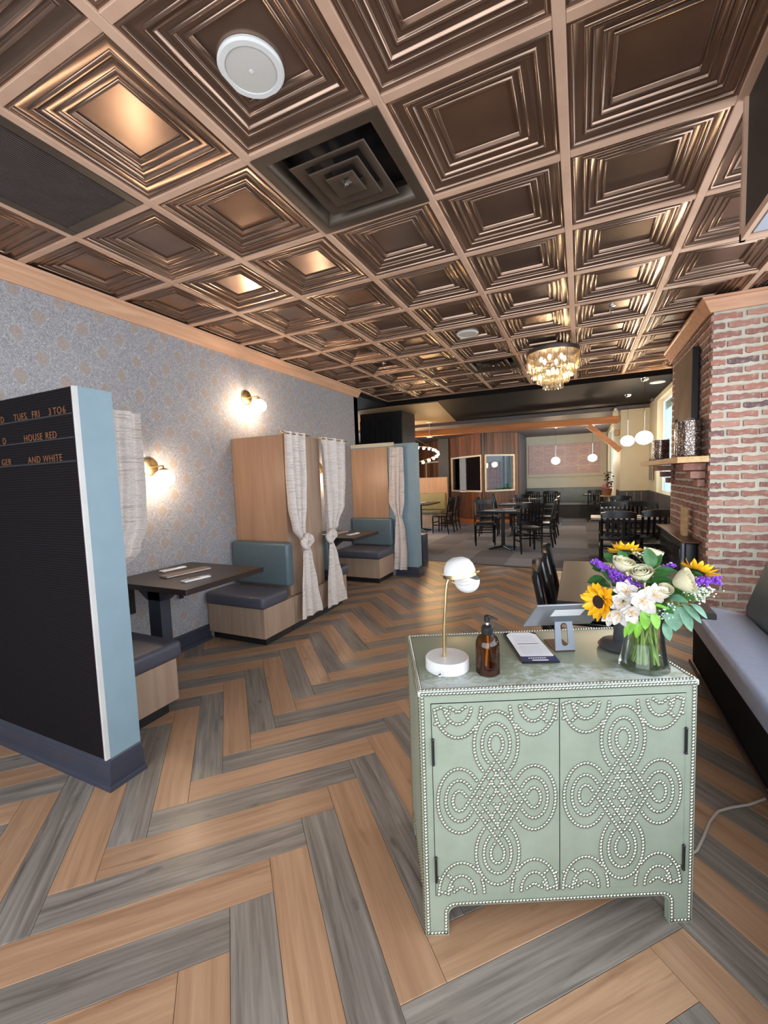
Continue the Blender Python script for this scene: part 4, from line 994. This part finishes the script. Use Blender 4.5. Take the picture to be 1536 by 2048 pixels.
body.prism_ax(fo, 'y', 0, .022); body.prism_ax(fo, 'y', CD-.022, CD)
so = [(y+CD/2, z) for y, z in front_outline(CD/2-.001, .07, ARH)]
body.prism_ax(so, 'x', -hw, -hw+.02); body.prism_ax(so, 'x', hw-.02, hw)
body.box((-hw+.02,.022,.10), (hw-.02,CD-.022,.12))
body.build('body', M['sage'], cab, smooth=0)
MB().rbox((-hw-.004,-.004,CHt-.018), (hw+.004,CD+.004,CHt), .004, 2).build('top', M['sage_top'], cab)
NR = .0052
def nails(pts, nrm, mb, r=NR):
    """hemispherical heads on points, facing nrm"""
    nrm = Vector(nrm); t_ = Vector((0,0,1)) if abs(nrm.z) < .9 else Vector((1,0,0)); u = nrm.cross(t_).normalized(); w = nrm.cross(u)
    for p in pts:
        p = Vector(p); vs = []
        mb.add([p + nrm*.00035 + u*(r*1.34*math.cos(k*PI/4)) + w*(r*1.34*math.sin(k*PI/4)) for k in range(8)], [tuple(range(8))], 1)  # flat dark disc painting the shadow and patina round the head
        for h, q in ((0,1),(.55,.82),(.88,.45)): vs += [p + nrm*(r*.8*h) + u*(r*q*math.cos(k*PI/4)) + w*(r*q*math.sin(k*PI/4)) for k in range(8)]
        vs.append(p+nrm*r*.8)
        mb.add(vs, [(i*8+k, i*8+(k+1) % 8, (i+1)*8+(k+1) % 8, (i+1)*8+k) for i in range(2) for k in range(8)] + [(16+k, 16+(k+1) % 8, 24) for k in range(8)])
def along(poly, step, closed=False):
    P = [Vector(p) for p in poly]
    if closed: P.append(P[0])
    seg = [(P[i+1]-P[i]).length for i in range(len(P)-1)]; L = sum(seg); n_ = max(1, round(L/step)); out = []
    for k in range(n_ + (0 if closed else 1)):
        d = L*k/n_; i = 0
        while i < len(seg)-1 and d > seg[i]: d -= seg[i]; i += 1
        out.append(P[i].lerp(P[i+1], min(1, d/seg[i]) if seg[i] else 0))
    return out
ST = .0104
# doors
dz0, dz1 = .135, .745
for s in (-1, 1):
    x0, x1 = (-.381, -.0012) if s < 0 else (.0012, .381)
    d = MB().rbox((x0,-.004,dz0), (x1,-.0003,dz1), .0015, 1).build('door', M['sage'], cab)
    MB().box((x0-.0018,-.0004,dz0-.0018), (x1+.0018,.0002,dz1+.0018)).build('shadow_gap', M['black'], d)
    w, h = (x1-x0), dz1-dz0; cx, cz_ = (x0+x1)/2, (dz0+dz1)/2
    AX = .645; CL = .174; pts = []
    RS = (.032, .065, .102)
    def V(a, b): return Vector((cx+a*AX, -.004, cz_+b))
    lobes = [(0,CL,PI/2),(CL,0,0),(0,-CL,-PI/2),(-CL,0,PI)]
    for r_ in RS:
        for lx, lz, th in lobes:
            arc = [V(lx+r_*math.cos(th+q), lz+r_*math.sin(th+q)) for q in [math.radians(-135+270*k/40) for k in range(41)]]
            pts += along(arc, ST)
        q2 = r_/math.sqrt(2)
        for (ax_, az_), (bx_, bz_) in (((-q2,CL-q2),(CL-q2,-q2)), ((q2,CL-q2),(-CL+q2,-q2)), ((-CL+q2,q2),(q2,-CL+q2)), ((CL-q2,q2),(-q2,-CL+q2))):
            pts += along([V(ax_,az_), V(bx_,bz_)], ST)[1:-1]
    for sx in (-1, 1):
        for sz in (-1, 1):
            ex, ez = sx*.112/AX, sz*h/2
            for r_ in (.058, .100):
                arc = [V(ex+r_*1.08*math.cos(q), ez-sz*(.006+r_*abs(math.sin(q)))) for q in [PI*k/24 for k in range(25)]]
                arc = [p for p in arc if x0+.008 < p.x < x1-.008]
                if len(arc) > 1: pts += along(arc, ST)
            pts += along([V(ex-.035*sx*-1, ez-sz*.012), V(ex, ez-sz*.028), V(ex-.035*sx, ez-sz*.012)], ST)
            lc = (sx*(w/2-.028)/AX, sz*(h/2-.040))
            pts += along([V(lc[0]+.024/AX*math.cos(q), lc[1]+.030*math.sin(q)) for q in [2*PI*k/20 for k in range(20)]], ST, True)
    keep = []
    for p in pts:
        if not (x0+.006 < p.x < x1-.006 and dz0+.006 < p.z < dz1-.006): continue
        if all((p-q).length > .0076 for q in keep): keep.append(p)
    mb = MB(); nails(keep, (0,-1,0), mb); mb.build('nailheads', [M['nail'], M['shade_patina']], d, kind='stuff', smooth=60)
    hx = x0+.001 if s < 0 else x1-.001
    for zc in (.60, .225):
        mb = MB().cyl((hx,-.0075,zc-.038), (hx,-.0075,zc+.038), .0042, n=8)
        for q in (-.038,.038): mb.sphere((hx,-.0075,zc+q), .0052, 8, 6)
        mb.build('hinge', M['black'], d)
mb = MB()
e = .009
o_ = [(p[0]*(1-e/hw) if abs(p[0]) > hw-.001 else p[0], p[1]) for p in fo]
arch = [(-hw+LEG-e, e)] + [(x+ (-.008 if x < 0 else .008)*(1 if z < ARH-.001 else 0), z+.008) for x, z in fo[2:16]] + [(hw-LEG+e, e)]
nails(along([(x,0,z) for x, z in arch], ST), (0,-1,0), mb)
for s in (-1, 1):
    nails(along([(s*(hw-e),0,e), (s*(hw-e),0,CHt-.010)], ST), (0,-1,0), mb); nails(along([(s*(hw-e),0,e), (s*(hw-LEG+e),0,e)], ST), (0,-1,0), mb)
nails(along([(-hw+e,-.004,CHt-.0095),(hw-e,-.004,CHt-.0095)], ST), (0,-1,0), mb)
nails(along([(-hw+.004,.005,CHt),(hw-.004,.005,CHt),(hw-.004,CD-.005,CHt),(-hw+.004,CD-.005,CHt)], ST, True), (0,0,1), mb)
mb.build('trim_nailheads', [M['nail'], M['shade_patina']], cab, kind='stuff', smooth=60)
mb = MB()
for s in (-1, 1):
    xs = s*hw
    for y in (.009, CD-.009): nails(along([(xs,y,e),(xs,y,CHt-.01)], ST), (s,0,0), mb)
    nails(along([(s*(hw+.004),.006,CHt-.0095),(s*(hw+.004),CD-.006,CHt-.0095)], ST), (s,0,0), mb)
    nails(along([(xs,.08,ARH+.008),(xs,CD-.08,ARH+.008)], ST), (s,0,0), mb)
mb.build('side_nailheads', [M['nail_dark'], M['shade_patina']], cab, kind='stuff', smooth=60)

# ------------------------------------------------------------------ things on the cabinet
ZT = CHt+.0005
lp = thing('desk_lamp', 'small white and brass desk lamp at the left end of the cabinet', 'lamp', (-.336, -.205, ZT))
MB().lathe([(.068,0),(.071,.003),(.071,.036),(.068,.040),(.0001,.041)], 40).build('base', M['white'], lp)
mb = MB(); mb.cyl((0.004,-.0715,.018), (0.004,-.088,.016), .005, n=10); mb.sphere((.004,-.092,.014), .007, 10, 8); mb.build('switch_knob', M['chrome'], lp)
MB().tube([(-.006,-.01,.038),(-.003,-.01,.15)], .0062, 12).build('lower_stem', M['brass'], lp)
MB().tube([(-.003,-.01,.15),(.004,-.008,.255),(.008,-.007,.285),(.018,-.004,.308),(.034,.0,.322),(.05,.005,.325)], .0046, 12).build('upper_stem', M['brass'], lp)
tilt = Matrix.Translation((.047,.005,.315)) @ Matrix.Rotation(math.radians(-8), 4, 'Y')
mb = MB().shell([(.051,0),(.0505,.012),(.046,.028),(.036,.043),(.02,.052),(.0005,.055)], 32); mb.shell([(.049,0),(.0485,.012),(.044,.027),(.034,.041),(.019,.05),(.0005,.053)], 32); mb.xf(tilt); mb.build('shade', M['white'], lp)
mb = MB().shell([(.0525,-.006),(.0545,-.006),(.0545,.005),(.0525,.005),(.0525,-.006)], 32); mb.cyl((.054,0,0),(.064,0,.004),.004,n=8); mb.cyl((-.054,0,0),(-.064,0,.002),.004,n=8); mb.xf(tilt); mb.build('brass_band', M['brass'], lp)
mb = MB(); mb.sphere((0,0,0), .041, 28, 14, (1,1,.95), 0, PI*.30, PI*.98); mb.xf(Matrix.Translation((.066,.018,.292)) @ Matrix.Rotation(math.radians(26), 4, 'Y')); mb.build('lower_shade', M['white'], lp)
MB().tube([(.035,-.045,.30),(.05,-.05,.295),(.075,-.05,.292),(.092,-.046,.298),(.088,-.046,.306),(.07,-.049,.303),(.05,-.05,.296)], .0016, 6).build('cord_loop', M['cord'], lp)
bt = thing('soap_bottle', 'amber glass pump bottle beside the white lamp', 'bottle', (-.206, -.194, ZT))
MB().lathe([(.033,0),(.037,.004),(.0375,.09),(.036,.104),(.030,.117),(.019,.126),(.0165,.130)], 32).build('glass_body', M['amber'], bt)
MB().lathe([(.018,.128),(.0188,.130),(.0188,.150),(.015,.154),(.008,.156)], 28).build('collar', M['black'], bt)
MB().cyl((0,0,.155), (0,0,.166), .0042, n=12).build('pump_neck', M['white'], bt)
mb = MB().lathe([(.0055,.164),(.009,.168),(.0095,.184),(.006,.187)], 16); mb.tube([(0,0,.183),(.018,-.006,.183),(.034,-.010,.179)], [.006,.0045,.003], 8); mb.build('pump_head', M['black'], bt)
MB().tube([(0,0,.15),(.001,0,.10),(-.004,0,.05),(-.006,0,.01)], .0035, 8).build('dip_tube', plain('amber_tube', srgb(255,205,80), .3), bt)
MB().lathe([(.035,.003),(.0355,.022),(.0001,.022)], 28).build('liquid', plain('soap_liquid', srgb(90,62,50), .2), bt)
# menu holder on the cabinet: local x across, local y along the card
mn = thing('menu_holder', 'black menu board holding a white paper on the cabinet top', 'menu', (-.107, .055, ZT), math.atan2(.055, .126)-.02)
MB().rbox((-.062,-.135,0), (.062,.13,.007), .002, 1).build('board', M['blackgloss'], mn)
MB().prism([(-.052,-.092),(.052,-.092),(.056,-.088),(.056,.105),(.036,.126),(-.036,.126),(-.056,.105),(-.056,-.088)], .0071, .0082).build('paper', M['paper'], mn)
MB().box((-.038,.012,.0083), (.038,.016,.0086)).build('rule', M['black'], mn)
MB().box((-.060,-.132,.0071), (.060,-.094,.0079)).build('footer', plain('navy_footer', srgb(40,48,92), .5), mn)
mb = MB()
for k in range(8): mb.box((-.034+k*.0075,-.112,.008), (-.0295+k*.0075,-.104,.0083))
mb.box((-.026,-.128,.008), (.026,-.121,.0083)); mb.build('footer_print', M['paper'], mn, kind='stuff')
mb = MB()
for k in range(9): mb.box((-.04,.03+k*.008,.0083), (.04-.004*(k % 3),.0312+k*.008,.0085)); mb.box((-.04,-.075+k*.008,.0083), (.036-.005*(k % 2),-.0738+k*.008,.0085))
mb.build('print_lines', plain('pale_print', srgb(176,176,188), .7), mn, kind='stuff')
# tablet on a stand (rotated with the cabinet)
sx_, sy2 = c2w(.015, 0), None
ts = thing('tablet_stand', 'grey metal tablet stand with an oval slot', 'stand', (.0145, .057, ZT), ANG)
MB().rbox((-.0355,.0,0), (.0355,.11,.005), .002, 1).build('foot_plate', plain('brown_grey_plate', srgb(92,72,60), .4, .4), ts)
def arm_mesh():
    out = [(-.0355,.002),(.0355,.002),(.030,.118),(-.030,.118)]
    hole = [(.0115*math.cos(a), .028 + .0115*math.sin(a)) for a in [PI+k*PI/8 for k in range(9)]] + [(.0115*math.cos(a), .085+.0115*math.sin(a)) for a in [k*PI/8 for k in range(9)]]
    bm = bmesh.new(); ov = [bm.verts.new((x,0,z)) for x, z in out]; hv = [bm.verts.new((x,0,z)) for x, z in hole]
    es = [bm.edges.new((ov[i], ov[(i+1) % 4])) for i in range(4)] + [bm.edges.new((hv[i], hv[(i+1) % len(hv)])) for i in range(len(hv))]
    bmesh.ops.triangle_fill(bm, edges=es, use_beauty=True)
    r = bmesh.ops.extrude_face_region(bm, geom=bm.faces[:]); 
    for v in [g_ for g_ in r['geom'] if isinstance(g_, bmesh.types.BMVert)]: v.co.y += .005
    mb = MB(); bm.verts.index_update(); mb.add([v.co for v in bm.verts], [[v.index for v in f.verts] for f in bm.faces]); bm.free(); return mb
am = arm_mesh(); am.xf(Matrix.Rotation(math.radians(-10), 4, 'X')); am.build('arm', M['steel'], ts, (0,0,.004), smooth=30)
mb = MB().rbox((-.034,.012,.118), (.034,.030,.126), .003, 1); mb.cyl((-.03,.021,.116),(.03,.021,.116), .006, n=10); mb.build('hinge_bar', M['darkgrey'], ts)
tb = thing('tablet', 'silver tablet computer seen from behind on the grey stand', 'tablet', c2w(.110, .205, .928), ANG)
mb = MB().rbox((-.122,-.0035,-.090), (.122,.0035,.090), .003, 2); mb.build('case', M['silver'], tb, rot=(math.radians(50),0,0))
mb = MB().rbox((-.118,.0036,-.086), (.118,.0042,.086), .0003, 1); mb.build('screen', M['blackgloss'], tb, rot=(math.radians(50),0,0))
MB().box((-.052,-.0042,.0), (.050,-.0036,.052)).build('label_sticker', M['paper'], tb, rot=(math.radians(50),0,0))
dk = thing('card_reader', 'dark grey card reader dock half hidden behind the flower vase', 'card reader', (.190, .165, ZT), ANG)
MB().lathe([(.066,0),(.072,.008),(.060,.022),(.034,.03)], 28).build('dock', M['darkgrey'], dk)
mb = MB().rbox((-.028,-.012,.02), (.028,.014,.105), .01, 2); mb.xf(Matrix.Rotation(.2, 4, 'X')); mb.build('handset', M['darkgrey'], dk)
cd_ = tag(MB().tube([(.335,.16,.05),(.372,.19,.038),(.42,.245,.006),(.452,.28,.005),(.49,.36,.005),(.53,.455,.005),(.575,.53,.006),(.63,.575,.006),(.70,.62,.006),(.79,.70,.006),(.795,.72,.03)], .0048, 8).build('power_cord', M['cord']), 'pale power cord running from the cabinet to the window bench', 'cord')

# ------------------------------------------------------------------ vase and bouquet
VX, VY = .245, .018
vs_ = thing('glass_vase', 'clear flared glass vase holding the mixed bouquet', 'vase', (VX, VY, ZT))
vp = [(.0665,0),(.072,.004),(.071,.014),(.064,.04),(.057,.08),(.054,.12),(.056,.16),(.062,.19),(.066,.205)]
MB().shell(vp + [(.0645,.205),(.0605,.19),(.0545,.16),(.0525,.12),(.0555,.08),(.0625,.04),(.066,.02),(.0005,.018)], 36).add([(.0665*math.cos(2*PI*k/36), .0665*math.sin(2*PI*k/36), 0) for k in range(36)], [tuple(range(36))]).build('glass_wall', M['glass'], vs_)
wt = MB().lathe([(.0655,.0185),(.0615,.04),(.0545,.08),(.0535,.088),(.0001,.088)], 36); wt.build('water', clear('water', (.93,.96,.93,1), .02), vs_)
BC = Vector((VX, VY, ZT))
def P(px, dy, z): return Vector((px, dy, z))
rr = random.Random(11)
def frame(d, roll=0):
    d = Vector(d).normalized(); t_ = Vector((0,0,1)) if abs(d.z) < .95 else Vector((0,1,0)); x = t_.cross(d).normalized(); y = d.cross(x)
    return (Matrix((x, y, d)).transposed().to_4x4()) @ Matrix.Rotation(roll, 4, 'Z')
def stem_to(o, head, me_r=.0026):
    me_r = max(me_r*1.5, .0026)
    """a stem from inside the vase up to the head, built in the flower's own frame"""
    h = Vector(head); a = rr.uniform(0, 2*PI); r1 = rr.uniform(.02, .05); dx = h - BC
    foot = BC + Vector((r1*math.cos(a), r1*math.sin(a), .022)); d2 = Vector((dx.x, dx.y, 0)); L = d2.length
    neck = BC + (d2/L*min(L*.45, .030) if L > 1e-4 else Vector()) + Vector((rr.uniform(-.014,.014), rr.uniform(-.014,.014), 0)) + Vector((0,0,.195))
    mid = neck.lerp(h, .5) + Vector((0,0,.012))
    MI = o.matrix_basis.inverted()
    MB().tube([MI @ p for p in (foot, foot.lerp(neck,.5), neck, mid, h)], me_r, 6).build('stem', M['stem'], o)
def flower(name, label, cat, head, d, roll=0, group=None):
    o = thing(name, label, cat, (0,0,0), 0, group); o.matrix_basis = Matrix.Translation(Vector(head)) @ frame(d, roll); return o
def petal_mesh(L, w, cup, tip=.6, mat='petal_y', nm='petal', nu=4, nv=6, wave=0.):
    def fn(u, v):
        s = 2*u-1; wid = w*(math.sin(PI*min(1, v*.86+.10))**.75)*(1 if v < .9 else 1-(v-.9)*6*tip)
        return (s*wid, L*v, cup*v*v*L + .35*w*s*s*(1-.5*v) + wave*math.sin(7*v)*w)
    return MB().grid(fn, nu, nv).mesh(nm, M[mat], 80)
py1 = petal_mesh(.036,.0085,.25,1); py2 = petal_mesh(.031,.0075,.55,1)
def sunflower(head, d, label, s=1., roll=0.):
    o = flower('sunflower', label, 'flower', head, d, roll, 'sunflowers in the bouquet')
    MB().lathe([(.0205*s,-.004),(.021*s,.002),(.017*s,.008),(.009*s,.009),(.0001,.007)], 20).build('disc', M['disc'], o)
    for k in range(17):
        a = 2*PI*k/17
        c = put('petal', py1, o, (-.016*s*math.sin(a), .016*s*math.cos(a), 0), (rr.uniform(-.28,.16), rr.uniform(-.3,.3), a+rr.uniform(-.08,.08))); c.scale = (s*1.15, s*rr.uniform(.9,1.22), s)
    for k in range(14):
        a = 2*PI*(k+.5)/14
        c = put('petal', py2, o, (-.015*s*math.sin(a), .015*s*math.cos(a), .003), (rr.uniform(.0,.45), rr.uniform(-.35,.35), a+rr.uniform(-.1,.1))); c.scale = (s, s*rr.uniform(.8,1.1), s)
    MB().sphere((0,0,-.006), .018*s, 14, 6, (1,1,.5)).build('sepals', M['green'], o)
    stem_to(o, head, .0035); return o
pr = [petal_mesh(.042,.020,-.35,.3,'rose'), petal_mesh(.038,.018,-.2,.3,'rose')]
def rose(head, d, label, s=1.):
    o = flower('rose', label, 'flower', head, d, rr.uniform(0,6), 'cream roses in the bouquet')
    for ring, (n_, r_, op, ml) in enumerate(((5,.011,.35,0),(5,.008,.16,0),(4,.005,.03,1),(3,.003,-.06,1))):
        for k in range(n_):
            a = 2*PI*(k+ring*.5)/n_
            # petals stand up along the axis and wrap inward
            def fn(u, v, r_=r_, op=op, a=a, L=(.040,.042,.042,.041)[ring]):
                q = a + (u-.5)*2*PI/n_*1.35; rad = (r_ + .016*math.sin(PI*min(v*.62,1))*(1-ring*.18) + op*L*v*v*.55)
                return (rad*math.cos(q)*s, rad*math.sin(q)*s, (L*v*(1-.10*(2*u-1)**2))*s-.012*s)
            MB().grid(fn, 6, 6).build('petal', M['rose'], o, smooth=80)
    MB().sphere((0,0,-.012*s), .010*s, 12, 6, (1,1,.7)).build('sepals', M['green'], o)
    stem_to(o, head, .0032); return o
pl1 = petal_mesh(.038,.0150,.10,.35,'petal_w',wave=.05); pl2 = petal_mesh(.037,.0105,.16,.6,'petal_w',wave=.05)
def lily(head, d, label, s=1.):
    o = flower('alstroemeria', label, 'flower', head, d, rr.uniform(0,6), 'white lilies in the bouquet')
    for k in range(6):
        a = 2*PI*k/6
        c = put('petal', pl1 if k % 2 else pl2, o, (0,0,(k % 2)*.001), (math.radians(34)+rr.uniform(-.2,.2), rr.uniform(-.15,.15), a)); c.scale = (s*1.15, s*1.2, s*1.2)
    mb = MB()
    for k in range(5):
        a = 2*PI*k/5+.3; mb.tube([(0,0,0),(.006*math.cos(a),.006*math.sin(a),.014),(.011*math.cos(a),.011*math.sin(a),.024)], .0006, 5); mb.sphere((.011*math.cos(a),.011*math.sin(a),.025), .0017, 6, 4)
    mb.build('stamens', M['petal_y'], o); stem_to(o, head, .002); return o
def statice(a, b, label, n_=46, w=.016):
    o = thing('statice', label, 'flower', a, 0, 'purple statice in the bouquet'); a = Vector(a); b = Vector(b); mb = MB()
    for k in range(n_):
        p = (b-a)*rr.random() + Vector((rr.uniform(-w,w), rr.uniform(-w,w), rr.uniform(-w*.6,w*.9)))
        for q in range(3): mb.sphere(p+Vector((rr.uniform(-.005,.005),rr.uniform(-.005,.005),rr.uniform(-.003,.005))), rr.uniform(.0032,.0052), 6, 4)
    mb.build('florets', M['purple'], o, kind='stuff', smooth=0)
    mb = MB()
    for k in range(8):
        p = (b-a)*rr.random()+Vector((rr.uniform(-w,w)*.5,0,.01)); mb.sphere(p, .0018, 5, 4)
    mb.build('white_flecks', M['breath'], o, kind='stuff'); stem_to(o, a.lerp(b,.3), .002); return o
lm = {}
def leafm(L, w, mat):
    k = (L, w, mat)
    if k not in lm:
        def fn(u, v):
            s = 2*u-1; wd = w*math.sin(PI*min(1, .04+.96*v))**.8
            return (s*wd, L*v, -.25*L*v*v + .28*abs(s)*wd + .02*L*math.sin(6*v))
        lm[k] = MB().grid(fn, 6, 8).mesh('leaf', M[mat], 80)
    return lm[k]
def sprig(name, label, base, leaves, mat, cat='leaf spray', group='green leaf sprays in the bouquet'):
    """leaves: (pos, dir, length, width)"""
    o = thing(name, label, cat, base, 0, group); b = Vector(base)
    for p, d, L, w in leaves:
        p = Vector(p); c = put('leaf', leafm(L, w, mat), o); d = Vector(d).normalized(); z = Vector((0,-.5,.8)); x = d.cross(z).normalized(); z = x.cross(d)
        c.matrix_basis = Matrix.Translation(p-b) @ Matrix((x, d, z)).transposed().to_4x4()
        MB().tube([(0,0,0), (p-b)*.5+Vector((0,0,.006)), p-b], .0013, 5).build('twig', M['stem'], o)
    for _ in range(3): stem_to(o, b, .0022)
    return o
# heads are placed where the photograph shows them (plane y about 0)
sunflower((.116,-.030,1.000), (-.62,-.76,.06), 'large yellow sunflower facing the camera at the left of the bouquet', 1.12)
sunflower((.195,.085,1.145), (.0,.4,.9), 'yellow sunflower seen edge on at the top of the bouquet', .95)
sunflower((.385,.045,1.098), (.35,.3,.85), 'yellow sunflower seen edge on at the right of the bouquet', 1.0)
rose((.180,.010,1.105), (.25,-.25,.9), 'cream rose at the upper left of the bouquet', 1.0)
rose((.232,-.012,1.082), (-.15,-.35,.9), 'cream rose in the middle of the bouquet', 1.0)
rose((.328,-.020,1.075), (.75,-.35,.35), 'large cream rose leaning right in the bouquet', 1.15)
rose((.287,-.045,1.050), (.15,-.55,.7), 'small cream rosebud just left of the large rose', .62)
rose((.268,.055,1.135), (.2,.0,.9), 'cream rose at the back top of the bouquet', .85)
lily((.190,-.045,1.042), (-.25,-.8,.4), 'white alstroemeria beside the sunflower, upper one', .95)
lily((.178,-.050,1.008), (-.2,-.9,.25), 'white alstroemeria beside the sunflower, middle one', .95)
lily((.228,-.065,1.022), (0,-.95,.2), 'white alstroemeria in the middle front of the bouquet', 1.08)
lily((.258,-.055,1.040), (.3,-.8,.4), 'white alstroemeria right of the middle front one', .95)
lily((.170,-.052,.975), (-.3,-.8,-.2), 'white alstroemeria drooping low at the left', .95)
lily((.150,-.035,.962), (-.6,-.6,-.3), 'white alstroemeria hanging lowest under the sunflower', .8)
lily((.200,-.062,.985), (0,-.9,.1), 'white alstroemeria above the vase rim', .85)
statice((.100,.0,1.118), (.142,.0,1.098), 'purple statice at the far left of the bouquet', 34, .010)
statice((.150,-.02,1.088), (.215,-.03,1.055), 'purple statice right of the sunflower', 60, .016)
statice((.370,.0,1.075), (.425,.0,1.080), 'purple statice at the far right of the bouquet', 44, .010)
statice((.300,.03,1.100), (.315,.03,1.115), 'purple statice behind the large rose', 18, .010)
sprig('leaf_spray', 'broad dark green leaf standing at the top of the bouquet', (.262,.02,1.10), [((.262,.015,1.108),(-.15,.0,1),.062,.020),((.268,.02,1.105),(.3,.1,1),.056,.014),((.258,.0,1.105),(-.9,-.2,.25),.05,.013),((.268,.0,1.102),(.9,-.1,.2),.06,.014),((.262,-.01,1.09),(.6,-.5,.3),.05,.016),((.25,-.01,1.075),(.35,-.5,-.3),.045,.015)], 'green')
sprig('leaf_spray', 'glossy green leaves in the centre of the bouquet', (.255,-.01,1.06), [((.255,-.015,1.07),(.6,-.4,.4),.05,.018),((.265,-.02,1.075),(.9,-.2,.3),.045,.016),((.25,-.02,1.06),(-.2,-.6,.5),.045,.016),((.27,-.01,1.05),(.5,-.6,0),.05,.016),((.31,.0,1.04),(.7,-.3,0),.06,.018)], 'green')
sprig('leaf_spray', 'bright lime leaves curling over the vase rim', (.225,-.045,.985), [((.235,-.055,1.0),(.05,-.35,-.9),.065,.015),((.21,-.055,.985),(-.25,-.3,-.9),.075,.012),((.20,-.055,.96),(-.35,-.25,-.9),.06,.008),((.24,-.06,1.012),(.95,-.1,.05),.06,.007),((.222,-.06,.96),(-.15,-.2,-.9),.055,.010),((.255,-.06,.99),(.25,-.4,-.7),.05,.013)], 'lime')
sprig('eucalyptus_spray', 'pale eucalyptus leaves drooping at the right of the vase', (.315,-.03,1.0), [((.305,-.035,1.01),(.15,-.4,-.8),.075,.028),((.325,-.035,1.005),(.5,-.3,-.8),.075,.017),((.335,-.03,1.01),(.75,-.3,-.55),.065,.013),((.355,-.03,1.015),(.75,-.2,-.5),.055,.011),((.30,-.03,1.03),(.6,-.5,.1),.05,.016),((.285,-.05,.955),(.35,-.4,-.8),.05,.014)], 'euca')
sprig('leaf_spray', 'dark leaves at the left back of the bouquet', (.14,.03,1.07), [((.13,.03,1.09),(-.6,.2,.5),.05,.018),((.145,.03,1.085),(-.8,0,.3),.05,.018),((.135,.02,1.06),(-.8,-.2,0),.055,.02),((.15,.02,1.04),(-.5,-.4,.3),.05,.02),((.16,.04,1.11),(-.5,.1,.8),.045,.018),((.15,.0,1.06),(-.3,-.3,.6),.05,.018),((.175,.0,1.05),(-.2,-.5,.2),.05,.018),((.19,.03,1.12),(-.3,.1,.9),.04,.016),((.16,.0,1.03),(.2,-.6,-.2),.05,.018)], 'green')
sprig('leaf_spray', 'deep green leaves tucked between the white lilies and the roses', (.215,.0,1.045), [((.20,-.01,1.065),(-.4,-.5,.5),.05,.016),((.215,-.02,1.06),(.1,-.7,.5),.05,.016),((.21,-.03,1.035),(-.5,-.6,-.2),.05,.015),((.245,-.03,1.03),(.4,-.7,.0),.05,.016),((.235,-.02,1.0),(.2,-.8,-.2),.055,.016),((.20,-.025,1.0),(-.5,-.6,.1),.055,.016),((.27,-.03,1.005),(.7,-.6,-.1),.05,.014),((.215,-.03,.985),(-.3,-.8,.0),.05,.014),((.285,-.01,1.03),(.8,-.4,.3),.05,.016)], 'green')
bb_ = thing('babys_breath', 'airy white gypsophila at the right side of the bouquet', 'flower', (.335,-.01,1.02)); mb = MB(); ms_ = MB()
for k in range(230):
    if k < 170: p = Vector((rr.gauss(.375,.022), rr.gauss(.0,.02), rr.gauss(1.045,.016)))
    elif k < 205: p = Vector((rr.gauss(.297,.014), rr.gauss(-.045,.008), rr.gauss(.985,.016)))
    else: p = Vector((rr.gauss(.238,.014), rr.gauss(.05,.01), rr.gauss(1.145,.010)))
    q = p-Vector((.335,-.01,1.02)); mb.sphere(q, rr.uniform(.0018,.0038), 6, 4)
    if k % 3 == 0: ms_.tube([q, q*.55+Vector((0,0,-.01)), q*.2], .0005, 4)
mb.build('florets', M['breath'], bb_, kind='stuff'); ms_.build('fine_stems', M['stem'], bb_, kind='stuff'); stem_to(bb_, (.335,-.01,1.02), .0018)
